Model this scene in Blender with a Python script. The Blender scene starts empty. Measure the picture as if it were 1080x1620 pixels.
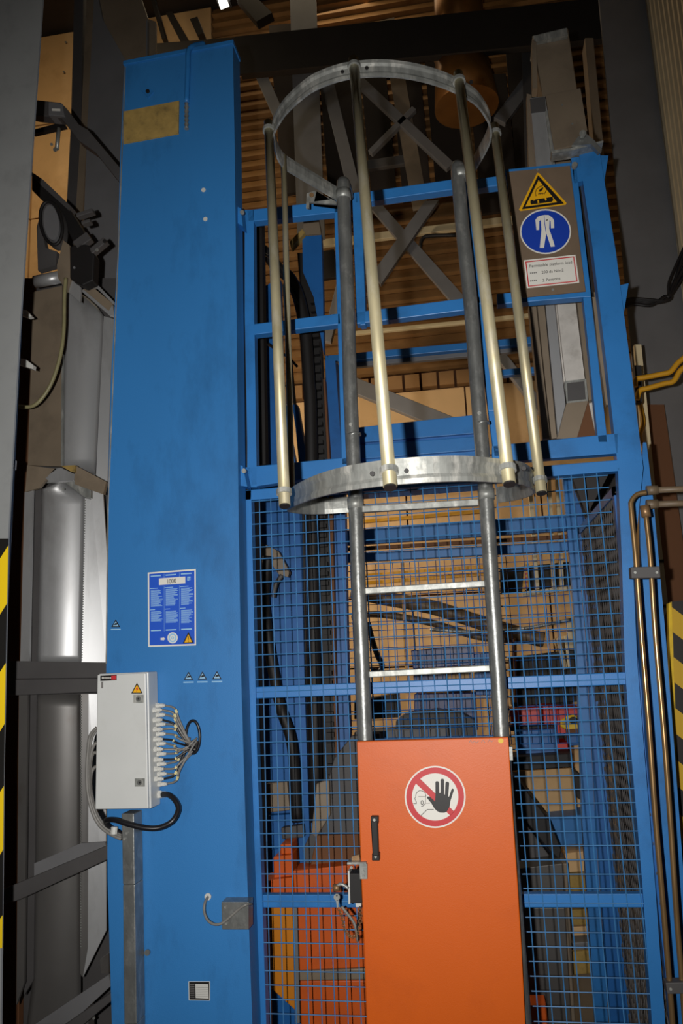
import bpy, math, random
from mathutils import Vector, Matrix
random.seed(7)
SC = bpy.context.scene
COL = SC.collection

# ------------------------------------------------------------------ camera
FPX = 1236.0
YAW, PITCH, ROLL = (math.radians(a) for a in (-8.93, 10.65, -2.38))
EYE = Vector((0.0, 0.0, 1.95))
DIR = Vector((math.sin(YAW)*math.cos(PITCH), math.cos(YAW)*math.cos(PITCH), math.sin(PITCH)))
_rt = Vector((math.cos(YAW), -math.sin(YAW), 0.0)); _up = _rt.cross(DIR)
RGT = _rt*math.cos(ROLL) + _up*math.sin(ROLL)
UPV = _up*math.cos(ROLL) - _rt*math.sin(ROLL)
cd = bpy.data.cameras.new('camera'); cam = bpy.data.objects.new('camera', cd); COL.objects.link(cam)
cd.sensor_fit = 'VERTICAL'; cd.sensor_height = 36.0; cd.sensor_width = 24.0
cd.lens = FPX/1620.0*36.0; cd.clip_start = 0.02; cd.clip_end = 200
M = Matrix(((RGT.x, UPV.x, -DIR.x, EYE.x), (RGT.y, UPV.y, -DIR.y, EYE.y), (RGT.z, UPV.z, -DIR.z, EYE.z), (0, 0, 0, 1)))
cam.matrix_world = M
SC.camera = cam

# ------------------------------------------------------------------ light and exposure
def s2l(c):
    return tuple(((v/255)/12.92 if v/255 <= 0.04045 else ((v/255+0.055)/1.055)**2.4) for v in c)
w = bpy.data.worlds.new('world'); SC.world = w; w.use_nodes = True
w.node_tree.nodes['Background'].inputs[0].default_value = (1.0, 0.80, 0.58, 1)
w.node_tree.nodes['Background'].inputs[1].default_value = 0.006
SC.view_settings.view_transform = 'Standard'; SC.view_settings.look = 'None'
SC.view_settings.exposure = 0.0; SC.view_settings.gamma = 1.0; SC.view_settings.use_curve_mapping = False

def lamp(name, kind, loc, energy, color, aim=None, **kw):
    d = bpy.data.lights.new(name, kind); d.energy = energy; d.color = color
    for k, v in kw.items(): setattr(d, k, v)
    o = bpy.data.objects.new(name, d); COL.objects.link(o); o.location = loc
    if aim is not None:
        o.rotation_euler = (Vector(aim)-Vector(loc)).to_track_quat('-Z', 'Y').to_euler()
    return o
fl = EYE - RGT*0.105 + UPV*0.015 - DIR*0.03
lamp('camera_flash', 'SPOT', fl, 235.0, (1.0, 0.97, 0.93), aim=fl + DIR*3 - UPV*0.25, spot_size=math.radians(100), spot_blend=0.85, shadow_soft_size=0.012)
# warm sodium light of the hall behind the lift, plus one added lamp
lamp('hall_light', 'AREA', (-1.0, 6.35, 8.6), 9.0, (1.0, 0.80, 0.52), aim=(-0.3, 7.0, 2.5), size=1.6)
lamp('hall_light', 'AREA', (-2.35, 4.6, 3.2), 62.0, (1.0, 0.83, 0.62), aim=(-0.2, 6.9, 2.6), size=0.5)  # added low lamp, hidden behind the blue column, brightens the back wall
lamp('hall_light', 'AREA', (-3.2, 4.6, 7.2), 30.0, (1.0, 0.80, 0.52), aim=(-3.9, 7.0, 5.5), size=0.8)
lamp('hall_light', 'AREA', (-0.5, -2.5, 6.0), 3.0, (1.0, 0.85, 0.65), aim=(1.0, 4.0, 4.0), size=2.5)

# ------------------------------------------------------------------ helpers
def ray(x, y): return DIR + RGT*((x-540)/FPX) - UPV*((y-810)/FPX)
def W(x, y, Y):                       # the point of the vertical plane Y seen at x, y
    d = ray(x, y); return EYE + d*(Y/d.y)
def WX(x, y, X):
    d = ray(x, y); return EYE + d*(X/d.x)
def WP(x, y, z0, k):                  # on the sloping plane z = z0 + k*(Y - 2.45)
    d = ray(x, y); t = (z0 - k*2.45 - EYE.z)/(d.z - k*d.y); return EYE + d*t

class MB:
    def __init__(s): s.v = []; s.f = []; s.m = []; s.smooth = False
    def add(s, vs, fs, mi=0):
        n = len(s.v); s.v += [tuple(v) for v in vs]; s.f += [tuple(i+n for i in f) for f in fs]; s.m += [mi]*len(fs)
        return s
    def box(s, a, b, mi=0):
        x0, x1 = sorted((a[0], b[0])); y0, y1 = sorted((a[1], b[1])); z0, z1 = sorted((a[2], b[2]))
        return s.add([(x0,y0,z0),(x1,y0,z0),(x1,y1,z0),(x0,y1,z0),(x0,y0,z1),(x1,y0,z1),(x1,y1,z1),(x0,y1,z1)],
                     [(0,3,2,1),(4,5,6,7),(0,1,5,4),(1,2,6,5),(2,3,7,6),(3,0,4,7)], mi)
    def prism(s, pts, ext, mi=0):     # pts: world polygon, ext: extrusion vector
        pts = [Vector(p) for p in pts]; n = len(pts); ext = Vector(ext)
        nrm = Vector((0, 0, 0))
        for i in range(n):
            a, b = pts[i], pts[(i+1) % n]
            nrm += Vector(((a.y-b.y)*(a.z+b.z), (a.z-b.z)*(a.x+b.x), (a.x-b.x)*(a.y+b.y)))
        if nrm.dot(ext) > 0: pts.reverse()
        back = [p+ext for p in pts]
        return s.add(pts+back, [tuple(range(n)), tuple(range(2*n-1, n-1, -1))] + [(i, n+i, n+(i+1) % n, (i+1) % n) for i in range(n)], mi)
    def quad(s, px, Y, dep, mi=0):    # pixel polygon on plane Y with a depth
        return s.prism([W(x, y, Y) for x, y in px], (0, dep, 0), mi)
    def bar(s, p, q, wd, dep, mi=0, up=(0, 1, 0)):   # rectangular bar whose front face carries the line p-q
        p, q = Vector(p), Vector(q); a = (q-p).normalized(); up = Vector(up); sd = a.cross(up)
        if sd.length < 1e-4: sd = Vector((1, 0, 0))
        sd.normalize(); bk = sd.cross(a).normalized()
        if bk.dot(up) < 0: bk = -bk
        h = sd*wd/2
        return s.prism([p-h, p+h, q+h, q-h], bk*dep, mi)
    def pbar(s, a, b, wpx, Y, dep, mi=0):
        p, q = W(a[0], a[1], Y), W(b[0], b[1], Y)
        dx, dy = b[0]-a[0], b[1]-a[1]; L = math.hypot(dx, dy)
        m = ((a[0]+b[0])/2, (a[1]+b[1])/2)
        wd = (W(m[0]-dy/L*wpx/2, m[1]+dx/L*wpx/2, Y) - W(m[0]+dy/L*wpx/2, m[1]-dx/L*wpx/2, Y)).length
        return s.bar(p, q, wd, dep, mi)
    def tube(s, pts, r, n=8, mi=0, cap=True):
        pts = [Vector(p) for p in pts]; k = len(pts); rr = r if isinstance(r, (list, tuple)) else [r]*k
        t0 = (pts[1]-pts[0]).normalized(); u = t0.orthogonal().normalized(); base = len(s.v); vs = []
        for i in range(k):
            t = ((pts[i+1] if i < k-1 else pts[i]) - (pts[i-1] if i else pts[i]))
            t = t.normalized() if t.length > 1e-9 else t0
            u = (u - t*u.dot(t)).normalized(); v = t.cross(u)
            for j in range(n):
                a = 2*math.pi*j/n; vs.append(pts[i] + (u*math.cos(a)+v*math.sin(a))*rr[i])
        fs = [(i*n+j, i*n+(j+1) % n, (i+1)*n+(j+1) % n, (i+1)*n+j) for i in range(k-1) for j in range(n)]
        if cap: fs += [tuple(range(n-1, -1, -1)), tuple(range((k-1)*n, k*n))]
        return s.add(vs, fs, mi)
    def disc(s, c, axis, r, dep, n=20, mi=0):
        c = Vector(c); axis = Vector(axis).normalized()
        return s.tube([c, c+axis*dep], r, n, mi)
    def sweep(s, pts, prof, side=None, mi=0):   # sweep a profile (out, z) along a level path
        pts = [Vector(p) for p in pts]; k = len(pts); n = len(prof); vs = []
        for i in range(k):
            t = (pts[min(i+1, k-1)] - pts[max(i-1, 0)]); t.z = 0; t.normalize(); o = Vector((t.y, -t.x, 0))
            for a, b in prof: vs.append(pts[i] + o*a + Vector((0, 0, b)))
        fs = [(i*n+j, (i+1)*n+j, (i+1)*n+(j+1) % n, i*n+(j+1) % n) for i in range(k-1) for j in range(n)]
        fs += [tuple(range(n)), tuple(range(k*n-1, (k-1)*n-1, -1))]
        return s.add(vs, fs, mi)

def obj(name, mb, mats, parent=None, smooth=False, bevel=0, kind=None, label=None):
    me = bpy.data.meshes.new(name); me.from_pydata(mb.v, [], mb.f); me.validate(); 
    if not isinstance(mats, (list, tuple)): mats = [mats]
    for m in mats: me.materials.append(m)
    if len(mats) > 1 and len(me.polygons) == len(mb.m): me.polygons.foreach_set('material_index', mb.m)
    if smooth:
        me.polygons.foreach_set('use_smooth', [len(p.vertices) == 4 for p in me.polygons])
    o = bpy.data.objects.new(name, me); COL.objects.link(o)
    if parent is not None:
        o.parent = parent
        if parent.type == 'EMPTY': o.location = -parent.location
    if bevel:
        b = o.modifiers.new('bevel', 'BEVEL'); b.width = bevel; b.segments = 2; b.limit_method = 'ANGLE'
    if kind: o['kind'] = kind
    if label: o['label'] = label
    return o
def thing(name, label, cat, loc=(0, 0, 0), group=None):
    o = bpy.data.objects.new(name, None); COL.objects.link(o); o.location = loc; o.empty_display_size = 0.1
    o['label'] = label; o['category'] = cat
    if group: o['group'] = group
    return o
def tag(o, label, cat, group=None, kind=None):
    o['label'] = label; o['category'] = cat
    if group: o['group'] = group
    if kind: o['kind'] = kind
    return o
def smooth_path(pts, n=8):
    pts = [Vector(p) for p in pts]; out = []; P = [pts[0]*2-pts[1]] + pts + [pts[-1]*2-pts[-2]]
    for i in range(1, len(P)-2):
        for j in range(n):
            t = j/n; a, b, c, d = P[i-1], P[i], P[i+1], P[i+2]
            out.append(0.5*((2*b) + (c-a)*t + (2*a-5*b+4*c-d)*t*t + (3*b-a-3*c+d)*t**3))
    return out + [pts[-1]]
def down(p, z=0.0): return Vector((p.x, p.y, z))

# ------------------------------------------------------------------ materials
def base_mat(name):
    m = bpy.data.materials.new(name); m.use_nodes = True; nt = m.node_tree; return m, nt, nt.nodes['Principled BSDF']
def mat(name, rgb, rough=0.5, metal=0.0, var=0.12, scale=6.0, stretch=1.0, dirt=None, dirt_amt=0.0, dirt_scale=3.0, bump=0.0, bscale=80.0, spec=None):
    m, nt, b = base_mat(name); L = nt.links.new
    c = s2l(rgb); tc = nt.nodes.new('ShaderNodeTexCoord'); mp = nt.nodes.new('ShaderNodeMapping')
    mp.inputs['Scale'].default_value = (1, 1, 1/stretch); L(tc.outputs['Object'], mp.inputs[0])
    nz = nt.nodes.new('ShaderNodeTexNoise'); nz.inputs['Scale'].default_value = scale; nz.inputs['Detail'].default_value = 5; L(mp.outputs[0], nz.inputs[0])
    rp = nt.nodes.new('ShaderNodeValToRGB'); rp.color_ramp.elements[0].position = 0.3; rp.color_ramp.elements[1].position = 0.7
    rp.color_ramp.elements[0].color = (*[v*(1-var) for v in c], 1); rp.color_ramp.elements[1].color = (*[min(1, v*(1+var)) for v in c], 1)
    L(nz.outputs[0], rp.inputs[0]); out = rp.outputs[0]
    if dirt is not None:
        n2 = nt.nodes.new('ShaderNodeTexNoise'); n2.inputs['Scale'].default_value = dirt_scale; n2.inputs['Detail'].default_value = 8; n2.inputs['Roughness'].default_value = 0.65
        L(mp.outputs[0], n2.inputs[0])
        r2 = nt.nodes.new('ShaderNodeValToRGB'); r2.color_ramp.elements[0].position = 0.52; r2.color_ramp.elements[1].position = 0.72
        r2.color_ramp.elements[0].color = (0, 0, 0, 1); r2.color_ramp.elements[1].color = (dirt_amt, dirt_amt, dirt_amt, 1)
        L(n2.outputs[0], r2.inputs[0]); mx = nt.nodes.new('ShaderNodeMix'); mx.data_type = 'RGBA'
        L(r2.outputs[0], mx.inputs[0]); L(out, mx.inputs[6]); mx.inputs[7].default_value = (*s2l(dirt), 1); out = mx.outputs[2]
    L(out, b.inputs['Base Color']); b.inputs['Roughness'].default_value = rough; b.inputs['Metallic'].default_value = metal
    if spec is not None: b.inputs['Specular IOR Level'].default_value = spec
    if bump:
        n3 = nt.nodes.new('ShaderNodeTexNoise'); n3.inputs['Scale'].default_value = bscale; L(tc.outputs['Object'], n3.inputs[0])
        bp = nt.nodes.new('ShaderNodeBump'); bp.inputs['Strength'].default_value = bump; bp.inputs['Distance'].default_value = 0.002
        L(n3.outputs[0], bp.inputs['Height']); L(bp.outputs[0], b.inputs['Normal'])
    return m
def flat(name, rgb, rough=0.5, metal=0.0):
    m, nt, b = base_mat(name); b.inputs['Base Color'].default_value = (*s2l(rgb), 1); b.inputs['Roughness'].default_value = rough; b.inputs['Metallic'].default_value = metal
    return m
def stripes(name, c1, c2, period, ax=1.0, az=1.0, ay=0.0, off=0.0):
    m, nt, b = base_mat(name); L = nt.links.new; tc = nt.nodes.new('ShaderNodeTexCoord')
    d = nt.nodes.new('ShaderNodeVectorMath'); d.operation = 'DOT_PRODUCT'; d.inputs[1].default_value = (ax/period, ay/period, az/period); L(tc.outputs['Object'], d.inputs[0])
    a = nt.nodes.new('ShaderNodeMath'); a.operation = 'ADD'; a.inputs[1].default_value = off; L(d.outputs['Value'], a.inputs[0])
    f = nt.nodes.new('ShaderNodeMath'); f.operation = 'FRACT'; L(a.outputs[0], f.inputs[0])
    g = nt.nodes.new('ShaderNodeMath'); g.operation = 'GREATER_THAN'; g.inputs[1].default_value = 0.5; L(f.outputs[0], g.inputs[0])
    mx = nt.nodes.new('ShaderNodeMix'); mx.data_type = 'RGBA'; mx.inputs[6].default_value = (*s2l(c1), 1); mx.inputs[7].default_value = (*s2l(c2), 1)
    L(g.outputs[0], mx.inputs[0]); L(mx.outputs[2], b.inputs['Base Color']); b.inputs['Roughness'].default_value = 0.5
    return m
BLUE = mat('blue_paint', (44, 120, 190), 0.42, var=0.06, scale=5, dirt=(20, 56, 92), dirt_amt=0.4, dirt_scale=4, bump=0.12, bscale=260)
BLUE_COL = mat('column_blue_paint', (46, 120, 186), 0.50, var=0.05, scale=2.2, stretch=2.5, dirt=(20, 66, 108), dirt_amt=0.35, dirt_scale=7, bump=0.15, bscale=260)
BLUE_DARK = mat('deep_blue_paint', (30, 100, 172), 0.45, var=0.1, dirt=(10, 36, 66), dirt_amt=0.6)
NAVY = mat('navy_paint', (14, 34, 104), 0.4, var=0.15)
ORANGE = mat('orange_paint', (212, 93, 8), 0.46, var=0.05, scale=2.5, dirt=(160, 66, 14), dirt_amt=0.35, dirt_scale=2.5, bump=0.10, bscale=300, spec=0.5)
ORANGE_OLD = mat('old_orange_paint', (205, 88, 16), 0.5, var=0.12, dirt=(90, 44, 14), dirt_amt=0.6)
GALV = mat('galvanised_steel', (150, 152, 148), 0.46, 0.45, var=0.30, scale=38, stretch=3, dirt=(214, 212, 204), dirt_amt=0.9, dirt_scale=30, bump=0.3, bscale=60)
GALV_RAIL = mat('galvanised_rail', (136, 138, 136), 0.36, 0.6, var=0.2, scale=26, stretch=2, dirt=(190, 190, 186), dirt_amt=0.6, dirt_scale=40, bump=0.3, bscale=70)
GALV_YEL = mat('passivated_steel', (190, 180, 146), 0.40, 0.55, var=0.16, scale=20, stretch=4, dirt=(214, 210, 196), dirt_amt=0.6, dirt_scale=30)
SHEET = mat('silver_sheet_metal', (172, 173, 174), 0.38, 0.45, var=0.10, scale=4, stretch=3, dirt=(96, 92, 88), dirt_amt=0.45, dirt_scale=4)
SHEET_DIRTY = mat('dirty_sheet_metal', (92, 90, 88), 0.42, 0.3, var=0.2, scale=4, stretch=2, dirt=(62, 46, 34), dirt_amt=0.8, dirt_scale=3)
SHEET_BROWN = mat('brown_grey_sheet', (134, 120, 102), 0.5, 0.15, var=0.12, scale=5, dirt=(78, 68, 58), dirt_amt=0.5)
GREY_POST = mat('grey_paint', (138, 140, 140), 0.6, var=0.04, scale=8, dirt=(104, 106, 106), dirt_amt=0.3, dirt_scale=12)
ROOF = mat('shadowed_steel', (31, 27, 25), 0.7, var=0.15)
WIRE = mat('blue_mesh_wire', (64, 124, 178), 0.45, var=0.15, scale=40)
GREY_DARK = mat('dark_grey_paint', (78, 76, 76), 0.6, 0.0, var=0.12, scale=5)
GREY_MID = mat('grey_steel_paint', (112, 112, 114), 0.55, 0.0, var=0.1, scale=5)
BLACK = mat('black_steel', (24, 22, 22), 0.6, var=0.2)
SHEET_BRIGHT = mat('bright_galvanised_sheet', (206, 202, 196), 0.5, 0.2, var=0.12, scale=14, dirt=(150, 144, 136), dirt_amt=0.7, dirt_scale=12)
BROWN = mat('dark_brown_board', (108, 70, 42), 0.8, var=0.15, scale=3, stretch=4)
SIGNPLATE = mat('brown_sign_plate', (126, 108, 90), 0.45, 0.25, var=0.08, scale=14)
BOXGREY = mat('light_grey_enclosure', (206, 208, 206), 0.4, var=0.03, dirt=(168, 166, 160), dirt_amt=0.25, dirt_scale=5)
PLAST = mat('pale_grey_plastic', (205, 205, 200), 0.4, var=0.04)
CABLE = mat('grey_cable', (122, 120, 116), 0.5, var=0.1, scale=30)
CABLE_BLK = mat('black_cable', (26, 26, 30), 0.35, var=0.1)
CABLE_YEL = mat('yellow_conduit', (206, 150, 30), 0.5, var=0.1)
BEIGE = mat('beige_wall_panel', (214, 176, 126), 0.75, var=0.07, scale=3, dirt=(150, 108, 70), dirt_amt=0.4, dirt_scale=2)
PLANKM = mat('ochre_cladding', (150, 112, 68), 0.7, var=0.15, scale=5, dirt=(104, 70, 36), dirt_amt=0.5, dirt_scale=3)
CORR = mat('cream_corrugated_sheet', (176, 162, 134), 0.6, var=0.08, scale=4)
CREAM = mat('cream_steel_strip', (212, 196, 158), 0.5, var=0.08)
COPPER = mat('copper_duct', (150, 104, 56), 0.35, 0.6, var=0.15)
PIPE = mat('bronze_pipe', (170, 138, 96), 0.28, 0.7, var=0.12, scale=30, stretch=4)
RED = mat('red_paint', (206, 34, 26), 0.4, var=0.1)
YEL = mat('yellow_plastic', (226, 186, 20), 0.5, var=0.15, scale=30)
YPATCH = mat('ochre_foam_patch', (166, 138, 76), 0.9, var=0.15, scale=40, dirt=(60, 52, 34), dirt_amt=0.7, dirt_scale=20)
FLOORM = mat('concrete_floor', (92, 88, 82), 0.8, var=0.15, scale=2)
CEILM = mat('dark_roof', (44, 36, 30), 0.9, var=0.2, scale=2)
HOSE = mat('brown_hose', (112, 96, 76), 0.5, var=0.2, scale=20)
RUST = mat('rusty_metal', (150, 118, 84), 0.45, 0.5, var=0.2, scale=50)
WHITE = flat('print_white', (226, 224, 216)); INK = flat('print_black', (20, 18, 18)); PBLUE = flat('print_blue', (24, 84, 200)); PRED = flat('print_red', (196, 44, 50))
PYEL = flat('print_yellow', (236, 176, 14)); PBLUE2 = flat('print_deep_blue', (14, 60, 170)); PLIGHT = flat('print_pale_blue', (150, 196, 230)); PGREY = flat('print_grey', (120, 118, 116))
HAZ_L = stripes('hazard_stripes_left', (236, 200, 20), (22, 20, 18), 0.35, ax=-1.5, az=1.0, off=0.18)
HAZ_R = stripes('hazard_stripes_right', (200, 160, 24), (26, 20, 16), 0.19, ax=0.9, az=1.0, off=0.1)
LAMPM, _nt, _b = base_mat('lamp_glow'); _b.inputs['Emission Color'].default_value = (1, 0.93, 0.8, 1); _b.inputs['Emission Strength'].default_value = 6.0

def screw(mb, x, y, Y, r=0.006, mi=0): mb.disc(W(x, y, Y), (0, -1, 0), r, 0.004, 8, mi)
def decal(name, parent, layers, Y, mats, label=None, step=0.0006):   # layers: list of (pixel polygon, material index)
    mb = MB()
    for i, (poly, mi) in enumerate(layers):
        mb.quad(poly, Y - step*(i+1), step*0.9, mi)
    return obj(name, mb, mats, parent, label=label)
def ell(cx, cy, rx, ry, n=28, shear=0.0, a0=0, a1=360):
    return [(cx + rx*math.cos(math.radians(a0+(a1-a0)*i/n)), cy + ry*math.sin(math.radians(a0+(a1-a0)*i/n)) + shear*rx*math.cos(math.radians(a0+(a1-a0)*i/n))) for i in range(n)]
def strokes(pts, wpx):               # a thin pixel polyline as quads
    out = []
    for (x0, y0), (x1, y1) in zip(pts, pts[1:]):
        dx, dy = x1-x0, y1-y0; L = math.hypot(dx, dy) or 1; nx, ny = -dy/L*wpx/2, dx/L*wpx/2
        out.append([(x0+nx, y0+ny), (x1+nx, y1+ny), (x1-nx, y1-ny), (x0-nx, y0-ny)])
    return out
def lettering(txt, a, b, hpx, Y, m, parent):     # text whose baseline runs from pixel a to pixel b
    c = bpy.data.curves.new('lettering', 'FONT'); c.body = txt; c.extrude = 0.0002; c.offset = 0.0
    o = bpy.data.objects.new('lettering', c); COL.objects.link(o); c.materials.append(m)
    p, q = W(*a, Y), W(*b, Y); xd = (q-p).normalized(); zd = Vector((0, -1, 0)); yd = zd.cross(xd).normalized()
    bpy.context.view_layer.update(); wdt = max(o.dimensions.x, 1e-3)
    sx = (q-p).length/wdt; sy = (W(a[0], a[1]-hpx, Y)-p).length/0.70
    mw = Matrix(((xd.x*sx, yd.x*sy, zd.x, p.x), (xd.y*sx, yd.y*sy, zd.y, p.y), (xd.z*sx, yd.z*sy, zd.z, p.z), (0, 0, 0, 1)))
    me = bpy.data.meshes.new_from_object(o); bpy.data.objects.remove(o); me.transform(mw)
    o = bpy.data.objects.new('lettering', me); COL.objects.link(o); me.materials.clear(); me.materials.append(m); mw = Matrix.Identity(4)
    if parent is not None:
        o.parent = parent; mw = Matrix.Translation(-parent.location) @ mw if parent.type == 'EMPTY' else mw
    o.matrix_local = mw
    return o

# ================================================================== setting
def struct(name, mb, m, **k): return obj(name, mb, m, kind='structure', **k)
struct('floor', MB().box((-5.2, -3, -0.1), (3.2, 7.4, 0)), FLOORM)
struct('ceiling', MB().box((-5.2, -3, 9.0), (3.2, 7.4, 9.1)), CEILM)
wb = struct('wall_back', MB().box((-5.2, 7.12, 0), (3.2, 7.3, 9.0)), BROWN)
struct('wall_left', MB().box((-5.2, -3, 0), (-5.1, 7.2, 9.0)), BROWN)
# beige wall panels with recessed joints, below and to the left
def panel(x0, x1, z0, z1, y=7.04):
    obj('panel', MB().box((x0+0.008, y+random.uniform(-0.006, 0.006), z0+0.008), (x1-0.008, 7.12, z1-0.008)), BEIGE, wb)
z_split = W(700, 612, 7).z
zs = [0.0, 0.62, 1.24, 1.86, 2.48, 3.1, 3.72, z_split]
for r_ in range(len(zs)-1):
    x = -2.3 - (0.6 if r_ % 2 else 0)
    while x < 2.4:
        panel(max(x, -2.3), min(x+1.2, 2.4), zs[r_], zs[r_+1]); x += 1.2
for k in range(8):
    for x0, x1 in ((-5.1, -4.35), (-4.35, -3.3), (-3.3, -2.3)):
        panel(x0, x1, k*1.12, (k+1)*1.12)
# small beam fill blocks above the panels
for k in range(26):
    x0 = -1.9 + k*0.16
    obj('block', MB().box((x0+0.012, 7.0, z_split+0.02), (x0+0.148, 7.1, z_split+0.15)), PLANKM, wb)
# horizontal cladding planks
z = z_split+0.2
while z < 8.9:
    obj('plank', MB().prism([(-2.3, 7.12, z+0.112), (-2.3, 7.085, z+0.112), (-2.3, 7.03, z+0.01), (-2.3, 7.12, z+0.002)], (4.7, 0, 0)), PLANKM, wb); z += 0.118
# right wall of vertical corrugated sheet
wr = struct('wall_right', MB().box((1.36, -3, 0), (1.5, 4.93, 9.0)), GREY_DARK)
y = 2.2
k = 0
while y < 4.86:
    obj('rib', MB().prism([(1.36, y, 2.6), (1.30, y+0.014, 2.6), (1.30, y+0.038, 2.6), (1.36, y+0.052, 2.6)], (0, 0, 6.3)), CORR, wr)
    y += 0.072
struct('wall_front', MB().box((-5.2, -3.1, 0), (3.2, -3, 9.0)), GREY_DARK)

# ================================================================== steelwork above and behind
def beam(name, label, parts, cat='beam', m=GREY_DARK, group=None):
    mb = MB()
    for a, b, wpx, Y, dep in parts: mb.pbar(a, b, wpx, Y, dep)
    o = obj(name, mb, m, bevel=0.004); tag(o, label, cat, group); return o
def ibeam(name, label, a, b, wpx, Y, dep, m, cat='beam'):      # I-section: two flanges and a web, seen flange-on
    t = thing(name, label, cat, W(*a, Y)); mb = MB(); mb.pbar(a, b, wpx, Y, 0.02); obj('flange', mb, m, t)
    mb = MB(); mb.pbar(a, b, wpx, Y+dep-0.02, 0.02); obj('flange', mb, m, t)
    mb = MB(); mb.pbar(a, b, wpx*0.12, Y+0.02, dep-0.04); obj('web', mb, m, t); return t
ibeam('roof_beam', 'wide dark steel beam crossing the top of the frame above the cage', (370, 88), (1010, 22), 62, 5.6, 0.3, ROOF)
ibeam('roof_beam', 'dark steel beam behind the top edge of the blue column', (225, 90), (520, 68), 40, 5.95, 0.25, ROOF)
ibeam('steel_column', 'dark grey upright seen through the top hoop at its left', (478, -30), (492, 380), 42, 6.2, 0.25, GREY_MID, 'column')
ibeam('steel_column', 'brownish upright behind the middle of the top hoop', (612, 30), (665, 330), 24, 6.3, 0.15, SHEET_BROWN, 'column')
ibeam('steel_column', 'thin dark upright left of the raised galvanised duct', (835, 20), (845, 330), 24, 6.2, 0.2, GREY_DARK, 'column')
for lab, a, b, wp in (
    ('diagonal steel brace falling right across the top hoop', (540, 100), (712, 262), 15),
    ('dark diagonal brace falling from the roof beam left of the hoop', (505, 80), (560, 300), 20),
    ('thin diagonal brace crossing behind the front cage bar', (655, 170), (585, 240), 8),
    ('diagonal brace rising right beside the raised duct', (790, 190), (860, 95), 20),
    ('diagonal brace hidden behind the blue column top edge', (400, 90), (440, 180), 18),
    ('narrow diagonal brace just under the wide roof beam', (560, 66), (600, 100), 7)):
    beam('diagonal_brace', lab, [(a, b, wp, 6.25, 0.06)], 'brace', GREY_MID)
t = thing('cross_brace', 'grey steel X brace seen through the opening of the upper frame', 'brace', W(628, 385, 6.0))
obj('brace_arm', MB().prism([W(x, y, 6.0) for x, y in ((577, 318), (597, 316), (735, 470), (727, 492))], (0, 0.05, 0)), GREY_MID, t)
obj('brace_arm', MB().prism([W(x, y, 5.9) for x, y in ((694, 316), (672, 318), (590, 430), (602, 450))], (0, 0.05, 0)), GREY_MID, t)
beam('diagonal_brace', 'long dark grey brace sloping down behind the lower blue guard beam', [((520, 592), (735, 680), 24, 6.1, 0.08)], 'brace', GREY_MID)
beam('diagonal_brace', 'grey brace sloping down right of the cage beside the duct', [((785, 552), (860, 650), 16, 6.1, 0.08)], 'brace', GREY_MID)
beam('diagonal_brace', 'grey brace left of the left ladder rail, leaning right', [((516, 540), (545, 425), 14, 6.1, 0.06)], 'brace', GREY_MID)
beam('timber_rail', 'pale horizontal rail on the cladding behind the X brace', [((500, 385), (860, 340), 11, 6.7, 0.05)], 'rail', CREAM)
beam('timber_rail', 'thin pale rail on the cladding below the X brace', [((555, 527), (870, 495), 6, 6.7, 0.04)], 'rail', CREAM)
o = obj('wall_pipe', MB().tube(smooth_path([W(x, y, 6.6) for x, y in ((664, 392), (668, 378), (680, 373), (725, 372))], 4), 0.018, 8), BLACK, smooth=True); tag(o, 'thin black pipe bent onto the cladding right of the X brace', 'pipe')
beam('purlin', 'horizontal dark steel purlin behind the hoop centre', [((570, 262), (650, 250), 14, 6.4, 0.05)], 'beam', GREY_DARK)
beam('purlin', 'dark band of steel just below the pale horizontal rail', [((505, 420), (530, 416), 44, 6.7, 0.05)], 'beam', BLACK)
# copper duct above
t = thing('round_duct', 'copper-coloured round ventilation duct hanging beyond the cage top', 'duct', W(727, 60, 6.0))
a, b, c = W(722, -60, 6.0), W(728, 78, 6.0), W(738, 170, 6.0)
obj('duct_pipe', MB().tube([a, b], 0.21, 28), COPPER, t, smooth=True); obj('flange_ring', MB().tube([b, b-Vector((0, 0, 0.05))], 0.235, 28), RUST, t, smooth=True)
obj('duct_hood', MB().tube([b-Vector((0, 0, 0.05)), c], [0.22, 0.27], 24), COPPER, t, smooth=True)
# lamp far above
t = thing('high_bay_lamp', 'bright white lamp glimpsed at the very top edge of the picture', 'lamp', W(349, 3, 6.6))
obj('lamp_tube', MB().prism([W(x, y, 6.6) for x, y in ((342, -12), (354, -14), (360, 4), (347, 9))], (0, 0.05, 0)), LAMPM, t)
obj('lamp_housing', MB().prism([W(x, y, 6.65) for x, y in ((336, -20), (360, -22), (364, 2), (344, 6))], (0, 0.08, 0)), BLACK, t)
# dark roof clutter
for nm, pts in (('long', ((262, 20), (272, 18), (300, 66), (288, 70))), ('short', ((300, 30), (312, 26), (322, 52), (312, 56))), ('wide', ((372, -5), (400, -10), (430, 20), (405, 34))), ('thin', ((236, -10), (241, -12), (262, 60), (256, 62)))):
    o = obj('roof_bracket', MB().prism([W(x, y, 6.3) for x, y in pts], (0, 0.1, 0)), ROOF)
    tag(o, f'{nm} dark slanting roof bracket above the blue column', 'bracket')

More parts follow.
